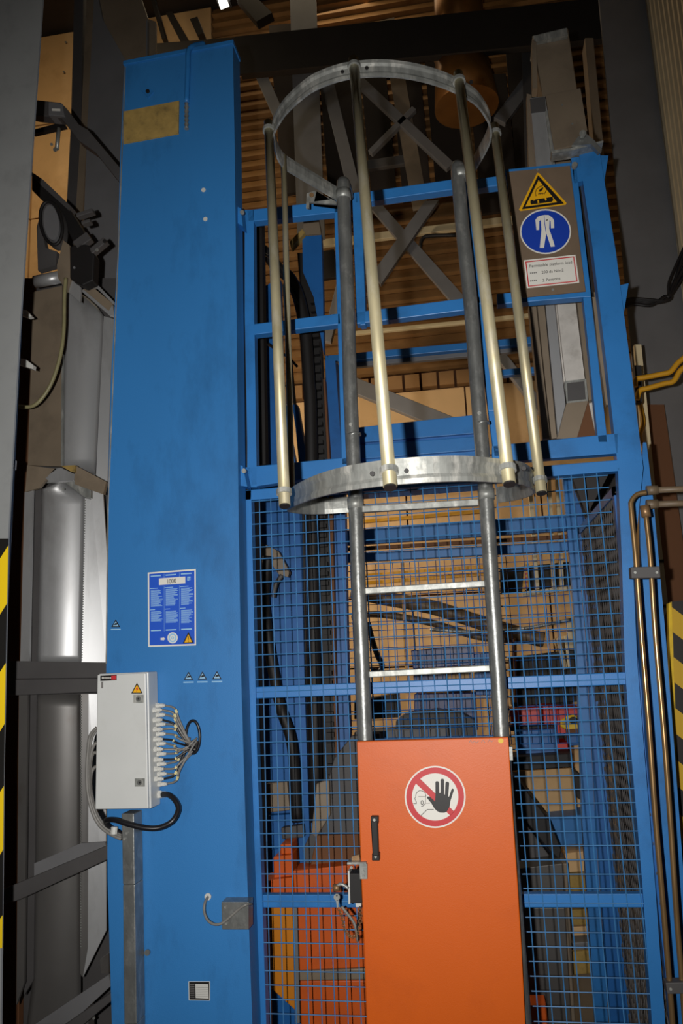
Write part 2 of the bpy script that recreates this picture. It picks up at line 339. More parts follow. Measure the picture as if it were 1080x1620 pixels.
# ================================================================== right-hand side
ibeam('steel_column', 'broad dark grey building column between the blue post and the corrugated wall', (985, -30), (1085, 980), 88, 4.35, 0.3, GREY_MID, 'column')
o = obj('brown_channel', MB().prism([W(x, y, 4.3) for x, y in ((925, 60), (938, 60), (972, 420), (975, 560), (955, 560), (945, 300))], (0, 0.12, 0)), SHEET_BROWN); tag(o, 'brown steel channel standing just left of the broad grey column', 'channel')
o = obj('dark_board', MB().prism([W(x, y, 4.2) for x, y in ((1012, 640), (1050, 640), (1100, 1000), (1100, 1700), (1060, 1700), (1040, 1000))], (0, 0.05, 0)), BROWN); tag(o, 'dark brown board behind the hazard plate', 'board')
t = thing('cream_strip', 'upright cream-coloured steel strip right of the blue post with cables behind it', 'strip', W(1030, 800, 3.6))
obj('strip_face', MB().prism([W(x, y, 3.6) for x, y in ((1003, 545), (1014, 545), (1036, 770), (1057, 960), (1045, 990), (1022, 800), (1012, 660))], (0, 0.03, 0)), CREAM, t)
for y in (886, 957): obj('slot', MB().quad([(1038+(y-886)*.1, y), (1050+(y-886)*.1, y-1), (1050+(y-886)*.1, y+4), (1038+(y-886)*.1, y+4)], 3.59, 0.008), BLACK, t)
def haz_plate():
    t = thing('hazard_plate', 'yellow and black striped hazard board at the right edge of the frame', 'hazard board', W(1075, 1100, 3.0))
    obj('board_face', MB().prism([W(x, y, 3.0) for x, y in ((1060, 952), (1130, 945), (1150, 1700), (1078, 1480), (1068, 1190))], (0, 0.02, 0)), HAZ_R, t)
    obj('board_edge', MB().prism([W(x, y, 2.99) for x, y in ((1057, 955), (1062, 952), (1070, 1190), (1080, 1480), (1074, 1480), (1062, 1190))], (0, 0.03, 0)), YEL, t)
haz_plate()
# yellow conduits
for lab, pts in (('upper yellow conduit bending from the blue post to the right edge', ((1004, 612), (1006, 600), (1020, 597), (1045, 592), (1060, 588), (1072, 574), (1090, 560))),
                 ('lower yellow conduit bending from the blue post to the right edge', ((1007, 632), (1012, 618), (1025, 614), (1050, 607), (1065, 603), (1076, 586), (1092, 575)))):
    o = obj('yellow_conduit', MB().tube(smooth_path([W(x, y, 3.2) for x, y in pts]), 0.011, 10), CABLE_YEL, smooth=True); tag(o, lab, 'conduit', 'yellow conduits')
for lab, y in (('upper black conduit clamp beside the blue post', 578), ('lower black conduit clamp beside the blue post', 604)):
    o = obj('conduit_clamp', MB().prism([W(x, yy, 3.25) for x, yy in ((1003, y), (1014, y), (1016, y+32), (1006, y+32))], (0, 0.04, 0)), BLACK); tag(o, lab, 'clamp')
o = obj('yellow_green_cable', MB().tube(smooth_path([W(x, y, 3.5) for x, y in ((1012, 640), (1017, 668), (1012, 690), (1018, 712), (1016, 735))]), 0.010, 8), CABLE_YEL, smooth=True); tag(o, 'yellow cable hanging behind the cream strip', 'cable')
for k in range(7):
    j = lambda: random.uniform(-4, 4)
    pts = [(1090, 372+k*9), (1078+j(), 400+k*7), (1062+j(), 445+k*4), (1054+j(), 472+j()), (1030, 478+k*1.5-4), (1004, 476+k*1.6-4), (988, 480+k*2-6)]
    o = obj('black_cable', MB().tube(smooth_path([W(x, y, 4.1) for x, y in pts], 6), 0.008, 6), CABLE_BLK, smooth=True)
    tag(o, 'thin black cable in the bundle running from the corrugated wall to the blue post', 'cable', 'black cable bundle by the corrugated wall')
for lab, y0, y1 in (('upper horizontal rusty pipe entering from the right edge', 776, 772), ('lower horizontal rusty pipe entering from the right edge', 798, 795)):
    t = thing('horizontal_pipe', lab, 'pipe', W(1030, y0, 2.5)); yy = y0
    obj('pipe', MB().tube([W(1024, y0, 2.5), W(1120, y1, 2.5)], 0.010, 10), HOSE, t, smooth=True)
    obj('pipe_fitting', MB().tube([W(1022, y0, 2.5), W(1040, y0-1, 2.5)], 0.015, 10), HOSE, t, smooth=True)
# bronze pipes in front of the blue channel
for lab, pts in (('left bronze pipe bending over at its top beside the blue post', ((1022, 779), (1008, 782), (999, 792), (998, 806), (1005, 880), (1014, 1000), (1026, 1150), (1037, 1300), (1050, 1450), (1062, 1600), (1068, 1690))),
                 ('right bronze pipe rising to a rusty fitting near the cream strip', ((1021, 812), (1028, 880), (1036, 1000), (1049, 1150), (1060, 1300), (1070, 1450), (1079, 1560), (1088, 1690)))):
    t = thing('bronze_pipe', lab, 'pipe', down(W(*pts[-1], 2.42)), 'bronze pipes in front of the blue channel')
    obj('pipe', MB().tube(smooth_path([W(x, y, 2.42) for x, y in pts]) + [down(W(*pts[-1], 2.42))], 0.0075, 12), PIPE, t, smooth=True)
    if pts[0][1] > 800: obj('pipe_fitting', MB().tube([W(1019, 800, 2.42), W(1022, 818, 2.42)], 0.014, 10), RUST, t, smooth=True)
for lab, xa, xb, y in (('dark pipe clamp across both bronze pipes at their upper third', 998, 1044, 906), ('grey pipe clamp across both bronze pipes near the bottom', 1054, 1092, 1564)):
    t = thing('pipe_clamp', lab, 'clamp', W(xa, y, 2.40)); mb = MB(); mb.pbar((xa, y), (xb, y-1), 18, 2.40, 0.035); obj('clamp_plate', mb, GREY_DARK, t, bevel=0.002)
    
    for f in (0, 1): mb = MB(); screw(mb, xa+6+(xb-xa-12)*f, y, 2.40, 0.004); obj('bolt', mb, GALV, t)

def polybar(xs, Y, dep, mb=None):   # xs: rows (y, x_left, x_right)
    mb = mb or MB(); yl = lambda y, i: y[i] if isinstance(y, tuple) else y
    L = [W(a, yl(y, 0), Y) for y, a, b in xs]; R = [W(b, yl(y, 1), Y) for y, a, b in xs]
    if yl(xs[-1][0], 0) >= 1620: L.append(down(L[-1])); R.append(down(R[-1]))
    for i in range(len(L)-1): mb.prism([L[i], R[i], R[i+1], L[i+1]], (0, dep, 0))
    return mb
# tall right post
t = thing('blue_post', 'tall blue square steel post at the right, higher than the sign', 'post', down(W(1010, 1600, 2.56)))
obj('post_tube', polybar([(232, 914, 947), (400, 938, 974), (600, 962, 1000), (740, 977, 1017), (900, 984, 1001), (1050, 988, 1008), (1180, 997, 1018), (1400, 1016, 1036), (1620, 1031, 1052)], 2.60, 0.05), BLUE, t)
obj('cap_plate', MB().prism([W(x, y, 2.56) for x, y in ((872, 238), (903, 234), (938, 226), (954, 222), (954, 225), (938, 229), (903, 238), (873, 242))], (0, 0.05, 0)), GALV, t)
br = obj('angle_bracket', MB().prism([W(x, y, 2.55) for x, y in ((904, 230), (914, 216), (928, 212), (940, 222), (952, 236), (946, 240), (935, 228))], (0, 0.02, 0)), GALV_RAIL, t)
mb = MB(); mb.disc(W(921, 214, 2.545), (0, -1, 0), 0.012, 0.012, 12); obj('bolt', mb, GALV, br)
for pts in (((948, 246), (962, 246), (955, 290), (950, 282)), ((978, 452), (994, 448), (986, 498), (982, 490))):
    obj('gusset', MB().prism([W(x, y, 2.62) for x, y in pts], (0, 0.03, 0)), BLUE, t)
mb = MB(); mb.disc(W(908, 264, 2.58), (0, -1, 0), 0.010, 0.015, 12); obj('bolt', mb, GALV, t)
obj('lug', MB().prism([W(x, y, 2.6) for x, y in ((903, 250), (916, 248), (922, 286), (908, 290))], (0, 0.03, 0)), BLUE, t)
# blue channel behind the pipes
t = thing('blue_channel', 'deep blue sheet channel standing behind the two bronze pipes', 'channel', down(W(1060, 1600, 2.66)))
obj('channel_web', polybar([(700, 1017, 1022), (800, 1012, 1034), (1000, 1014, 1052), (1180, 1026, 1066), (1400, 1046, 1082), (1620, 1066, 1105)], 2.66, 0.02), BLUE, t)
obj('channel_flange', polybar([(900, 1008, 1013), (1050, 1016, 1020), (1180, 1024, 1029), (1400, 1046, 1050), (1620, 1064, 1069)], 2.62, 0.06), BLUE, t)

# ================================================================== blue column (lift mast housing)
def bolt(parent, x, y, Y, r=0.006, m=None, h=0.005, name='bolt'):
    mb = MB(); mb.disc(W(x, y, Y), (0, -1, 0), r, h, 10); return obj(name, mb, m or GALV, parent, smooth=True)
CY = 2.50
col = thing('mast_housing', 'tall wide blue sheet steel column carrying the junction box and load label', 'column', down(W(285, 1620, CY)))
mb = MB(); rowsL = [(197, 98), (190, 250), (186, 400), (176, 590), (170, 800), (168, 1060), (170, 1390), (177, 1620)]
rowsR = [(368, 65), (371, 230), (373, 400), (375, 590), (377, 800), (381, 1060), (391, 1390), (399, 1620)]
L = [W(*p, CY) for p in rowsL]; R = [W(*p, CY) for p in rowsR]; L.append(down(L[-1])); R.append(down(R[-1]))
n = len(L); vs = []; D = 0.09
for a, b in zip(L, R): vs += [a, b, b+Vector((0, D, 0)), a+Vector((0, D, 0))]
fs = [(4*i+j, 4*i+4+j, 4*i+4+(j+1) % 4, 4*i+(j+1) % 4) for i in range(n-1) for j in range(4)] + [(0, 1, 2, 3), (4*n-1, 4*n-2, 4*n-3, 4*n-4)]
mb.add(vs, fs); obj('column_sheet', mb, BLUE_COL, col)
mb = MB(); mb.prism([L[0]+Vector((-0.004, 0, 0.002)), R[0]+Vector((0.004, 0, 0.002)), R[0]+Vector((0.004, 0, -0.016)), L[0]+Vector((-0.004, 0, -0.016))], (0, D+0.006, 0)); mb2 = MB()
for v in mb.v: mb2.v.append((v[0], v[1]-0.006, v[2]))
mb2.f = mb.f; mb2.m = mb.m; obj('top_flange', mb2, BLUE, col, bevel=0.002)
mb = MB(); mb.tube([W(198, 106, CY-0.003), W(187, 400, CY-0.003), W(171, 800, CY-0.003), W(168, 1050, CY-0.003)], 0.0025, 6); obj('edge_bead', mb, GALV, col)
obj('side_seam', polybar([(800, 378, 381), (1060, 382, 386), (1390, 392, 395), (1620, 400, 403)], CY+0.07, 0.01), BLACK, col)
obj('foam_patch', MB().quad([(196.3, 176), (283, 159), (282, 211), (195, 227)], CY-0.006, 0.006), YPATCH, col)
pl = obj('square_washer', MB().quad([(234, 137), (243, 145), (234, 154), (225, 145)], CY-0.004, 0.004), BLUE, col); bolt(pl, 234, 145, CY-0.004, 0.008, BLACK)
obj('conduit', MB().tube(smooth_path([W(322, 69, CY+0.05), W(306, 73, CY), W(298, 82, CY-0.014), W(297, 110, CY-0.014), W(295, 163, CY-0.014)]), 0.010, 10), BLUE, col, smooth=True)
con = MB(); ps = [W(295, 163+i*3.4, CY-0.012) for i in range(13)]
con.tube(ps, [0.006 if i % 2 else 0.009 for i in range(13)], 10); obj('metal_connector', con, GALV, col, smooth=True)
for x, y in ((322, 301), (325, 347)): bolt(col, x, y, CY, 0.0085, PLAST, 0.003, 'plug')
bolt(col, 234, 1506, CY, 0.009, GALV_RAIL, 0.008)
for pts in (((372, 325), (381, 330), (384, 358), (374, 352)), ((375, 733), (384, 738), (391, 770), (377, 768))):
    o = obj('hinge_lug', MB().quad(pts, CY+0.03, 0.05), BLUE, col); bolt(o, pts[1][0]+3, pts[1][1]+8, CY+0.03, 0.008, GALV, 0.012)
# oval cable opening with black edging
obj('cable_hole', MB().quad(ell(308, 1180, 7, 10, 20), CY-0.002, 0.002), BLACK, col)
mb = MB(); mb.tube([W(x, y, CY-0.006) for x, y in ell(305, 1166, 11, 26, 28)+[ell(305, 1166, 11, 26, 28)[0]]], 0.0050, 8, cap=False); obj('rubber_edging', mb, CABLE_BLK, col, smooth=True)
obj('gap_shade', polybar([(330, 371, 386), (800, 376, 398), (1390, 388, 408), (1620, 396, 414)], CY+0.16, 0.13), BLACK, col)  # black strip added as shade in the gap between column and fence
# load label
Q = [(233.7, 905.8), (309.6, 900), (310, 1021), (234.3, 1023.4)]
def q2(u, v, Q=Q): # unit square (v down) to pixels
    a = (Q[0][0]*(1-u)+Q[1][0]*u, Q[0][1]*(1-u)+Q[1][1]*u); b = (Q[3][0]*(1-u)+Q[2][0]*u, Q[3][1]*(1-u)+Q[2][1]*u)
    return (a[0]*(1-v)+b[0]*v, a[1]*(1-v)+b[1]*v)
def rect(u0, v0, u1, v1, Q=Q): return [q2(u0, v0, Q), q2(u1, v0, Q), q2(u1, v1, Q), q2(u0, v1, Q)]
lab = decal('load_label', col, [(Q, 0), (rect(0.03, 0.02, 0.97, 0.98), 1), (rect(0.23, 0.09, 0.78, 0.18), 0), (rect(0.82, 0.095, 0.89, 0.145), 2)], CY, [WHITE, PBLUE, PLIGHT], label='blue multilingual load label reading 1000 kg')
pm = MB(); random.seed(3)
def line(u0, v, u1, h=0.008, mi=0, mb=None): (mb or pm).quad(rect(u0, v, u1, v+h), CY-0.0034, 0.0003, mi)
for c, (u0, w0) in enumerate(((0.06, 0.25), (0.37, 0.26), (0.69, 0.26))):
    line(u0, 0.045, u0+w0*0.85, 0.016); line(u0-0.02, 0.215, u0+w0*0.6, 0.009)
    v = 0.24
    while v < 0.455: line(u0, v, u0+w0*random.uniform(0.6, 1), 0.0065); v += 0.0125
    line(u0-0.02, 0.50, u0+w0*0.35, 0.009); v = 0.53
    while v < 0.66+0.02*c: line(u0, v, u0+w0*random.uniform(0.6, 1), 0.0065); v += 0.0125
    line(u0, 0.775, u0+w0*0.85, 0.016)
for u in (0.335, 0.655): pm.quad(rect(u, 0.03, u+0.004, 0.09), CY-0.0034, 0.0003); pm.quad(rect(u, 0.2, u+0.004, 0.8), CY-0.0034, 0.0003)
obj('small_print', pm, PLIGHT, lab, kind='stuff')
c = q2(0.51, 0.89); decal('pictogram', lab, [(ell(c[0], c[1], 8.2, 8.8, 20), 0), (ell(c[0], c[1], 6.4, 7, 20), 1), (ell(c[0], c[1], 4.2, 4.6, 20), 0), (ell(c[0], c[1], 2.4, 2.6, 20), 1), (ell(c[0], c[1], 1.0, 1.1, 10), 0)], CY-0.003, [WHITE, PLIGHT])
decal('arrow_mark', lab, [([q2(0.26, 0.885), q2(0.31, 0.885), q2(0.31, 0.873), q2(0.36, 0.9), q2(0.31, 0.925), q2(0.31, 0.915), q2(0.26, 0.915)], 0)], CY-0.003, [WHITE])
decal('warning_triangle', lab, [([q2(0.84, 0.82), q2(0.95, 0.965), q2(0.72, 0.97)], 0), ([q2(0.84, 0.85), q2(0.915, 0.955), q2(0.755, 0.958)], 1), (rect(0.83, 0.875, 0.845, 0.925), 0), (rect(0.83, 0.935, 0.845, 0.95), 0)], CY-0.003, [INK, PYEL])
lettering('1000', q2(0.39, 0.168), q2(0.57, 0.164), 7.0, CY-0.0032, INK, lab)
lettering('kg', q2(0.828, 0.135), q2(0.885, 0.135), 4.0, CY-0.0032, PBLUE, lab)
for cx, cy, s in ((183, 987, 7), (298, 1070, 7.5), (320, 1069.5, 7.5), (343, 1069, 7.5)):
    d = decal('warning_sticker', col, [([(cx, cy-s), (cx+s, cy+s*.75), (cx-s, cy+s*.75)], 0), ([(cx, cy-s*.6), (cx+s*.66, cy+s*.55), (cx-s*.66, cy+s*.55)], 1),
        ([(cx-s*.45, cy+s*.3), (cx-s*.1, cy-s*.2), (cx+s*.45, cy-s*.15), (cx+s*.3, cy+s*.2)], 0), ([(cx-s*1.1, cy+s*1.15), (cx+s*1.1, cy+s*1.1), (cx+s*1.1, cy+s*1.35), (cx-s*1.1, cy+s*1.4)], 1)], CY, [INK, PLIGHT])
# earthing plate with cap and cable
pl = obj('galvanised_plate', MB().quad([(350, 1427), (393, 1427), (393, 1471), (351, 1471)], CY-0.05, 0.05), GALV_RAIL, col, bevel=0.002)
for x, y in ((357, 1435), (358, 1461)): bolt(pl, x, y, CY-0.05, 0.004, GALV, 0.003, 'rivet')
bolt(col, 329.5, 1418, CY, 0.0105, PLAST, 0.006, 'cable_cap')
mb = MB(); mb.tube(smooth_path([W(x, y, YY) for x, y, YY in ((329, 1419, CY-0.004), (324, 1428, CY-0.03), (323, 1442, CY-0.04), (328, 1455, CY-0.05), (338, 1462, CY-0.056), (350, 1461, CY-0.06), (362, 1452, CY-0.058), (378, 1438, CY-0.056), (390, 1431, CY-0.055), (398, 1430, CY-0.02))]), 0.0042, 8); obj('earth_cable', mb, CABLE, col, smooth=True)
npl = decal('name_plate', col, [([(298, 1552.5), (332, 1552.5), (332, 1583), (298.5, 1582.5)], 2), ([(299, 1553.5), (331, 1553.5), (331, 1582), (299.5, 1581.5)], 0), ([(309, 1556.5), (329, 1557), (330, 1580), (309.5, 1579)], 1)], CY, [INK, PLAST, WHITE], label='black and silver type plate')
pm = MB()
for k in range(6): pm.quad([(310, 1562+k*2.8), (329, 1562.4+k*2.8), (329, 1562.8+k*2.8), (310, 1562.4+k*2.8)], CY-0.0024, 0.0003, 1)
for k in range(8): pm.quad([(300.5, 1557+k*2.9), (307.5, 1557.2+k*2.9), (307.5, 1558+k*2.9), (300.5, 1557.8+k*2.9)], CY-0.0018, 0.0003, 1)
obj('small_print', pm, [INK, PGREY], npl, kind='stuff')

# ------------------------------------------------------------------ junction box on its upright
up = thing('upright_channel', 'narrow galvanised channel standing below the grey junction box', 'channel', down(W(206, 1620, 2.44)))
obj('channel_face', polybar([(1287, 192, 211.5), (1400, 194, 213), (1620, 196, 216)], 2.43, 0.065), GALV_RAIL, up, bevel=0.003)
for x, y in ((201, 1318), (197.5, 1327)): bolt(up, x, y, 2.43, 0.004, GALV, 0.004)
BY = 2.405; BB = 2.495
box = thing('junction_box', 'light grey metal junction box mounted on the blue column with two locks', 'electrical box', W(195, 1280, BB))
F = [W(152.6, 1064, BY), W(250.5, 1061, BB), W(254, 1272, BB), W(153.6, 1280, BY)]
x0 = F[0].x; x1 = W(231.5, 1062, BY).x; x2 = W(236, 1281, BY).x; z1 = W(231, 1063, BY).z; z0 = W(236, 1281, BY).z
vs = [(x0, BY+0.014, z1), (x1, BY+0.014, z1), (x2, BY+0.014, z0), (x0, BY+0.014, z0)]
obj('box_body', MB().prism(vs, (0, BB-BY-0.014, 0)), BOXGREY, box, bevel=0.004)
g = 0.003; dr = obj('box_door', MB().prism([(x0+g, BY, z1-g), (x1-g, BY, z1-g), (x2-g, BY, z0+g), (x0+g, BY, z0+g)], (0, 0.012, 0)), BOXGREY, box, bevel=0.003)
for x, y in ((219, 1105.5), (221, 1238)):
    o = obj('lock_plate', MB().quad([(x-8, y-6.5), (x+7.5, y-6.5), (x+7.5, y+6.5), (x-8, y+6.5)], BY-0.003, 0.003), GALV, dr); bolt(o, x, y, BY-0.003, 0.008, GALV_RAIL, 0.003, 'lock_barrel'); bolt(o, x, y, BY-0.006, 0.003, BLACK, 0.002, 'keyhole')
decal('warning_triangle', dr, [([(216.5, 1080), (225.5, 1097), (207.5, 1097)], 0), ([(216.5, 1083), (223, 1095.6), (210, 1095.6)], 1), ([(217.5, 1085), (214.6, 1090.5), (216.2, 1090.5), (215.2, 1095), (218.6, 1089.3), (217, 1089.3)], 2)], BY, [INK, PYEL, PRED])
md = decal('maker_plate', dr, [([(158.5, 1069), (184.5, 1067.5), (184.5, 1076), (158.5, 1077.5)], 0), ([(176, 1069), (184, 1068.6), (184, 1075), (176, 1075.4)], 1), ([(160, 1078.5), (163, 1078.5), (163, 1089), (160, 1089)], 3)] +
    [([(161+k*2.2, 1071.3), (162.2+k*2.2, 1071.2), (162.2+k*2.2, 1073.6), (161+k*2.2, 1073.8)], 2) for k in range(7)], BY, [INK, PRED, WHITE, PGREY], label='black and red maker plate')
# glands and sensor cables
GL = [(640, 375), (612, 410), (640, 447), (612, 487), (640, 520), (612, 560), (640, 595), (612, 637), (640, 670), (612, 715), (640, 750), (612, 795), (640, 828), (612, 868), (640, 905), (612, 945), (640, 985), (650, 1065)]
ORD = ['topmost', 'second', 'third', 'fourth', 'fifth', 'sixth', 'seventh', 'eighth', 'ninth', 'tenth', 'eleventh', 'twelfth', 'thirteenth', 'fourteenth', 'fifteenth', 'sixteenth', 'seventeenth', 'lowest']
hole = W(306, 1178, CY-0.004)
def bx(z): return x1 + (x2-x1)*(z1-z)/(z1-z0)
random.seed(11)
for i, (gx, gy) in enumerate(GL):
    px, py = 120+gx/4.909, 1040+gy/4.909
    YY = BY+0.050 if gx < 630 else BY+0.075
    P = W(px, py, YY); zz = P.z; sx = bx(zz); big = i == 17; r = 0.0075 if not big else 0.011
    gm = MB(); gm.tube([(sx-0.001, YY, zz), (sx+0.010, YY, zz)], r*1.15, 6); gm.tube([(sx+0.010, YY, zz), (sx+0.024, YY, zz)], r*0.9, 10)
    gm.tube([(sx+0.024, YY, zz), (sx+0.030, YY, zz)], r*0.6, 8)
    gl = obj('cable_gland', gm, PLAST, box)
    if big: continue
    f = i/16.0; st = Vector((sx+0.028, YY, zz))
    h = hole + Vector((random.uniform(-0.012, 0.012), 0, random.uniform(-0.03, 0.02)))
    mid = st.lerp(h, 0.55) + Vector((0, 0, (0.5-f)*0.05)); mid.y = 2.470 + 0.02*random.random()-0.01
    m1 = st.lerp(mid, 0.45) + Vector((0.012, 0.0, (0.5-f)*0.02)); m1.y = (YY+mid.y)/2
    nh = mid.lerp(h, 0.7); nh.y = 2.478
    pts = smooth_path([st, m1, mid, nh, h + Vector((0, 0.0, 0))], 6)
    t = thing('sensor_cable', f'grey sensor cable from the {ORD[i]} gland of the junction box to the column hole', 'cable', st, 'sensor cables of the junction box')
    obj('cable_sheath', MB().tube(pts, 0.0036, 6), CABLE if i % 4 != 3 else CABLE_BLK, t, smooth=True)
    a, b = pts[7], pts[9]; obj('cable_marker', MB().tube([a, b], 0.0046, 6), mat('marker_cream', (226, 214, 160), 0.5) if i == 0 else bpy.data.materials['marker_cream'], t)
def C5(l): return [(120+x/4.909, 1040+y/4.909) for x, y in l]
o = obj('supply_cable', MB().tube(smooth_path([W(x, y, YY) for (x, y), YY in zip(C5([(672, 1065), (720, 1068), (770, 1110), (795, 1180), (750, 1270), (650, 1322), (540, 1325), (400, 1292), (300, 1262), (235, 1268), (255, 1312), (310, 1345), (352, 1372)]),
    [2.475, 2.46, 2.45, 2.44, 2.42, 2.41, 2.40, 2.395, 2.40, 2.42, 2.44, 2.45, 2.46])]), 0.0085, 10), CABLE_BLK, smooth=True); tag(o, 'thick black supply cable looping under the junction box', 'cable')
for k, (lab, pts) in enumerate((
    ('outermost grey cable bowing out left of the junction box', [(160, 545), (110, 610), (92, 740), (84, 900), (92, 1050), (125, 1190), (180, 1300), (260, 1368), (352, 1412)]),
    ('second grey cable hanging left of the junction box', [(160, 560), (122, 630), (102, 750), (96, 900), (104, 1050), (138, 1180), (190, 1285), (265, 1350), (352, 1398)]),
    ('third grey cable hanging left of the junction box', [(160, 660), (132, 700), (110, 800), (104, 930), (114, 1060), (148, 1180), (200, 1280), (270, 1340), (352, 1385)]),
    ('short grey cable leaving the left side of the junction box', [(160, 740), (135, 745), (118, 800), (112, 900), (112, 990), (118, 1080)]),
    ('lowest grey cable leaving the left side of the junction box', [(160, 845), (138, 862), (120, 905), (114, 980), (116, 1060)]))):
    o = obj('grey_cable', MB().tube(smooth_path([W(x, y, 2.43+0.006*k) for x, y in C5(pts)]), 0.0052, 8), CABLE, smooth=True); tag(o, lab, 'cable', 'grey cables left of the junction box')
o = obj('cable_tie', MB().tube([W(181, 1308, 2.425), W(180, 1319, 2.425)], 0.010, 8), PLAST); tag(o, 'white cable tie around the grey cables below the junction box', 'cable tie')

# ================================================================== fences
FY = 2.60
def frame_part(parent, name, seg, wpx, Y=FY, dep=0.04, m=None): 
    mb = MB(); mb.pbar(seg[0], seg[1], wpx, Y, dep); return obj(name, mb, m or BLUE, parent, bevel=0.0025)
o = obj('shadow_strip', MB().quad([(900, 262), (918, 262), (940, 470), (928, 470)], FY+0.12, 0.02), ROOF); tag(o, 'dark narrow strip added as shade in the gap beside the sign plate', 'board')  # added strip that darkens the gap beside the sign frame post
uf = thing('guard_frame', 'blue tubular guard frame left of the ladder with two openings', 'guard frame', W(395, 770, FY))
obj('post', polybar([(332, 387, 401), (500, 387, 402), (700, 391, 405), (771, 391, 406)], FY, 0.04), BLUE, uf)
frame_part(uf, 'rail', ((387, 342), (536, 326)), 19); frame_part(uf, 'rail', ((401, 521), (538, 504)), 17)
obj('rail', MB().quad([(388, 739), (551, 723), (551, 747), (388, 772)], FY, 0.04), BLUE, uf, bevel=0.0025)
frame_part(uf, 'post', ((535, 318), (548, 735)), 15)
ug = thing('swing_gate', 'blue tubular gate frame between the two ladder rails', 'gate', W(640, 490, FY))
frame_part(ug, 'post', ((564, 304), (571, 510)), 15); frame_part(ug, 'rail', ((558, 314), (742, 288)), 16); frame_part(ug, 'rail', ((563, 503), (760, 478)), 19)
frame_part(ug, 'latch', ((569, 512), (578, 511)), 5)
rf = thing('guard_frame', 'blue guard frame right of the ladder holding the brown sign plate', 'guard frame', W(850, 720, FY))
obj('post', polybar([(280, 729, 745), (480, 749, 767), (650, 772, 790), (722, 781, 800)], FY, 0.04), BLUE, rf, bevel=0.0025)
frame_part(rf, 'rail', ((748, 291), (802, 284)), 15)
frame_part(rf, 'rail', ((786, 473), (925, 461)), 17)
obj('rail', MB().quad([(778, 705), (978, 685), (978, 717), (778, 732)], FY, 0.04), BLUE, rf, bevel=0.0025)
obj('post', polybar([(258, 901, 911), (470, 922, 935), (700, 946, 961)], FY, 0.04), BLUE, rf, bevel=0.002)
obj('border', MB().quad([(796, 269), (903, 257), (903, 262), (797, 275)], FY-0.01, 0.04), BLUE, rf)
# sign plate
SY = FY-0.02
sp = thing('sign_plate', 'brown metal plate with yellow hot-surface, blue overall and platform load signs', 'sign', W(850, 465, SY))
obj('plate', MB().quad([(801, 272), (901, 262), (926, 461), (824, 471)], SY, 0.004), SIGNPLATE, sp)
for x, y in ((850, 269), (874, 459)): bolt(sp, x, y, SY, 0.0045, GALV, 0.004, 'screw')
def C7(l): return [(790+x/7.047, 250+y/7.047) for x, y in l]
hot = decal('warning_triangle', sp, [(C7([(418, 165), (440, 168), (745, 500), (738, 520), (232, 590), (216, 575)]), 0), (C7([(428, 190), (718, 508), (248, 572)]), 1), (C7([(434, 245), (640, 492), (288, 540)]), 0),
    (C7([(345, 470), (590, 432), (598, 470), (580, 488), (352, 518), (342, 495)]), 1), (C7([(375, 460), (392, 452), (392, 470), (378, 476)]), 0), (C7([(420, 470), (436, 466), (440, 500), (424, 504)]), 0), (C7([(500, 440), (520, 438), (524, 470), (508, 474)]), 0)]
    + [(s, 1) for s in strokes(C7([(405, 425), (398, 385), (412, 345), (450, 318), (520, 292)]), 0.9)] + [(C7([(432, 372), (450, 345), (488, 322), (482, 350), (455, 375)]), 1)] + [(s, 1) for s in strokes(C7([(430, 400), (505, 392), (525, 345)]), 0.8)]
    + [(s, 1) for k in range(4) for s in strokes(C7([(440+k*20, 385), (436+k*20, 412)]), 0.7)], SY, [PYEL, INK], label='yellow and black hot surface warning triangle')
c = C7([(512, 820)])[0]
decal('mandatory_sign', sp, [(ell(c[0], c[1], 40.3, 35.6, 40), 0), (ell(c[0], c[1], 38.2, 33.4, 40), 1),
    (C7([(460, 642), (500, 635), (545, 635), (590, 668), (605, 695), (608, 780), (572, 783), (568, 705), (556, 690), (552, 790), (600, 930), (615, 985), (570, 990), (520, 835), (495, 1000), (448, 1000), (466, 800), (458, 690), (442, 705), (440, 800), (410, 803), (398, 690), (425, 655)]), 0)]
    + [(s, 1) for s in strokes(C7([(496, 640), (502, 720), (518, 830)]), 0.9)] + [(C7([(515, 688), (538, 684), (538, 694), (515, 697)]), 2)], SY, [WHITE, PBLUE2, INK], label='round blue sign with white overall pictogram')
Q3 = C7([(268, 1140), (845, 1078), (888, 1390), (303, 1452)])
pn = decal('load_notice', sp, [(Q3, 0), (rect(0.03, 0.05, 0.97, 0.95, Q3), 1), (rect(0.05, 0.085, 0.95, 0.915, Q3), 0)], SY, [WHITE, PRED], label='white notice with red border giving the platform load')
for tx, a, b, h in (('Permissible platform load', (332, 1222), (803, 1176), 4.6), ('200 da N/m2', (468, 1289), (712, 1264), 4.2), ('2 Persons', (478, 1379), (675, 1352), 4.2)):
    p = C7([a, b]); lettering(tx, p[0], p[1], h, SY-0.0026, INK, pn)
pm = MB()
for y_ in (1290, 1377):
    for k in range(4): pm.quad(C7([(340+k*20, y_-k*2-14), (354+k*20, y_-k*2-15), (354+k*20, y_-k*2), (340+k*20, y_-k*2+1)]), SY-0.0024, 0.0003)
obj('small_print', pm, PGREY, pn, kind='stuff')

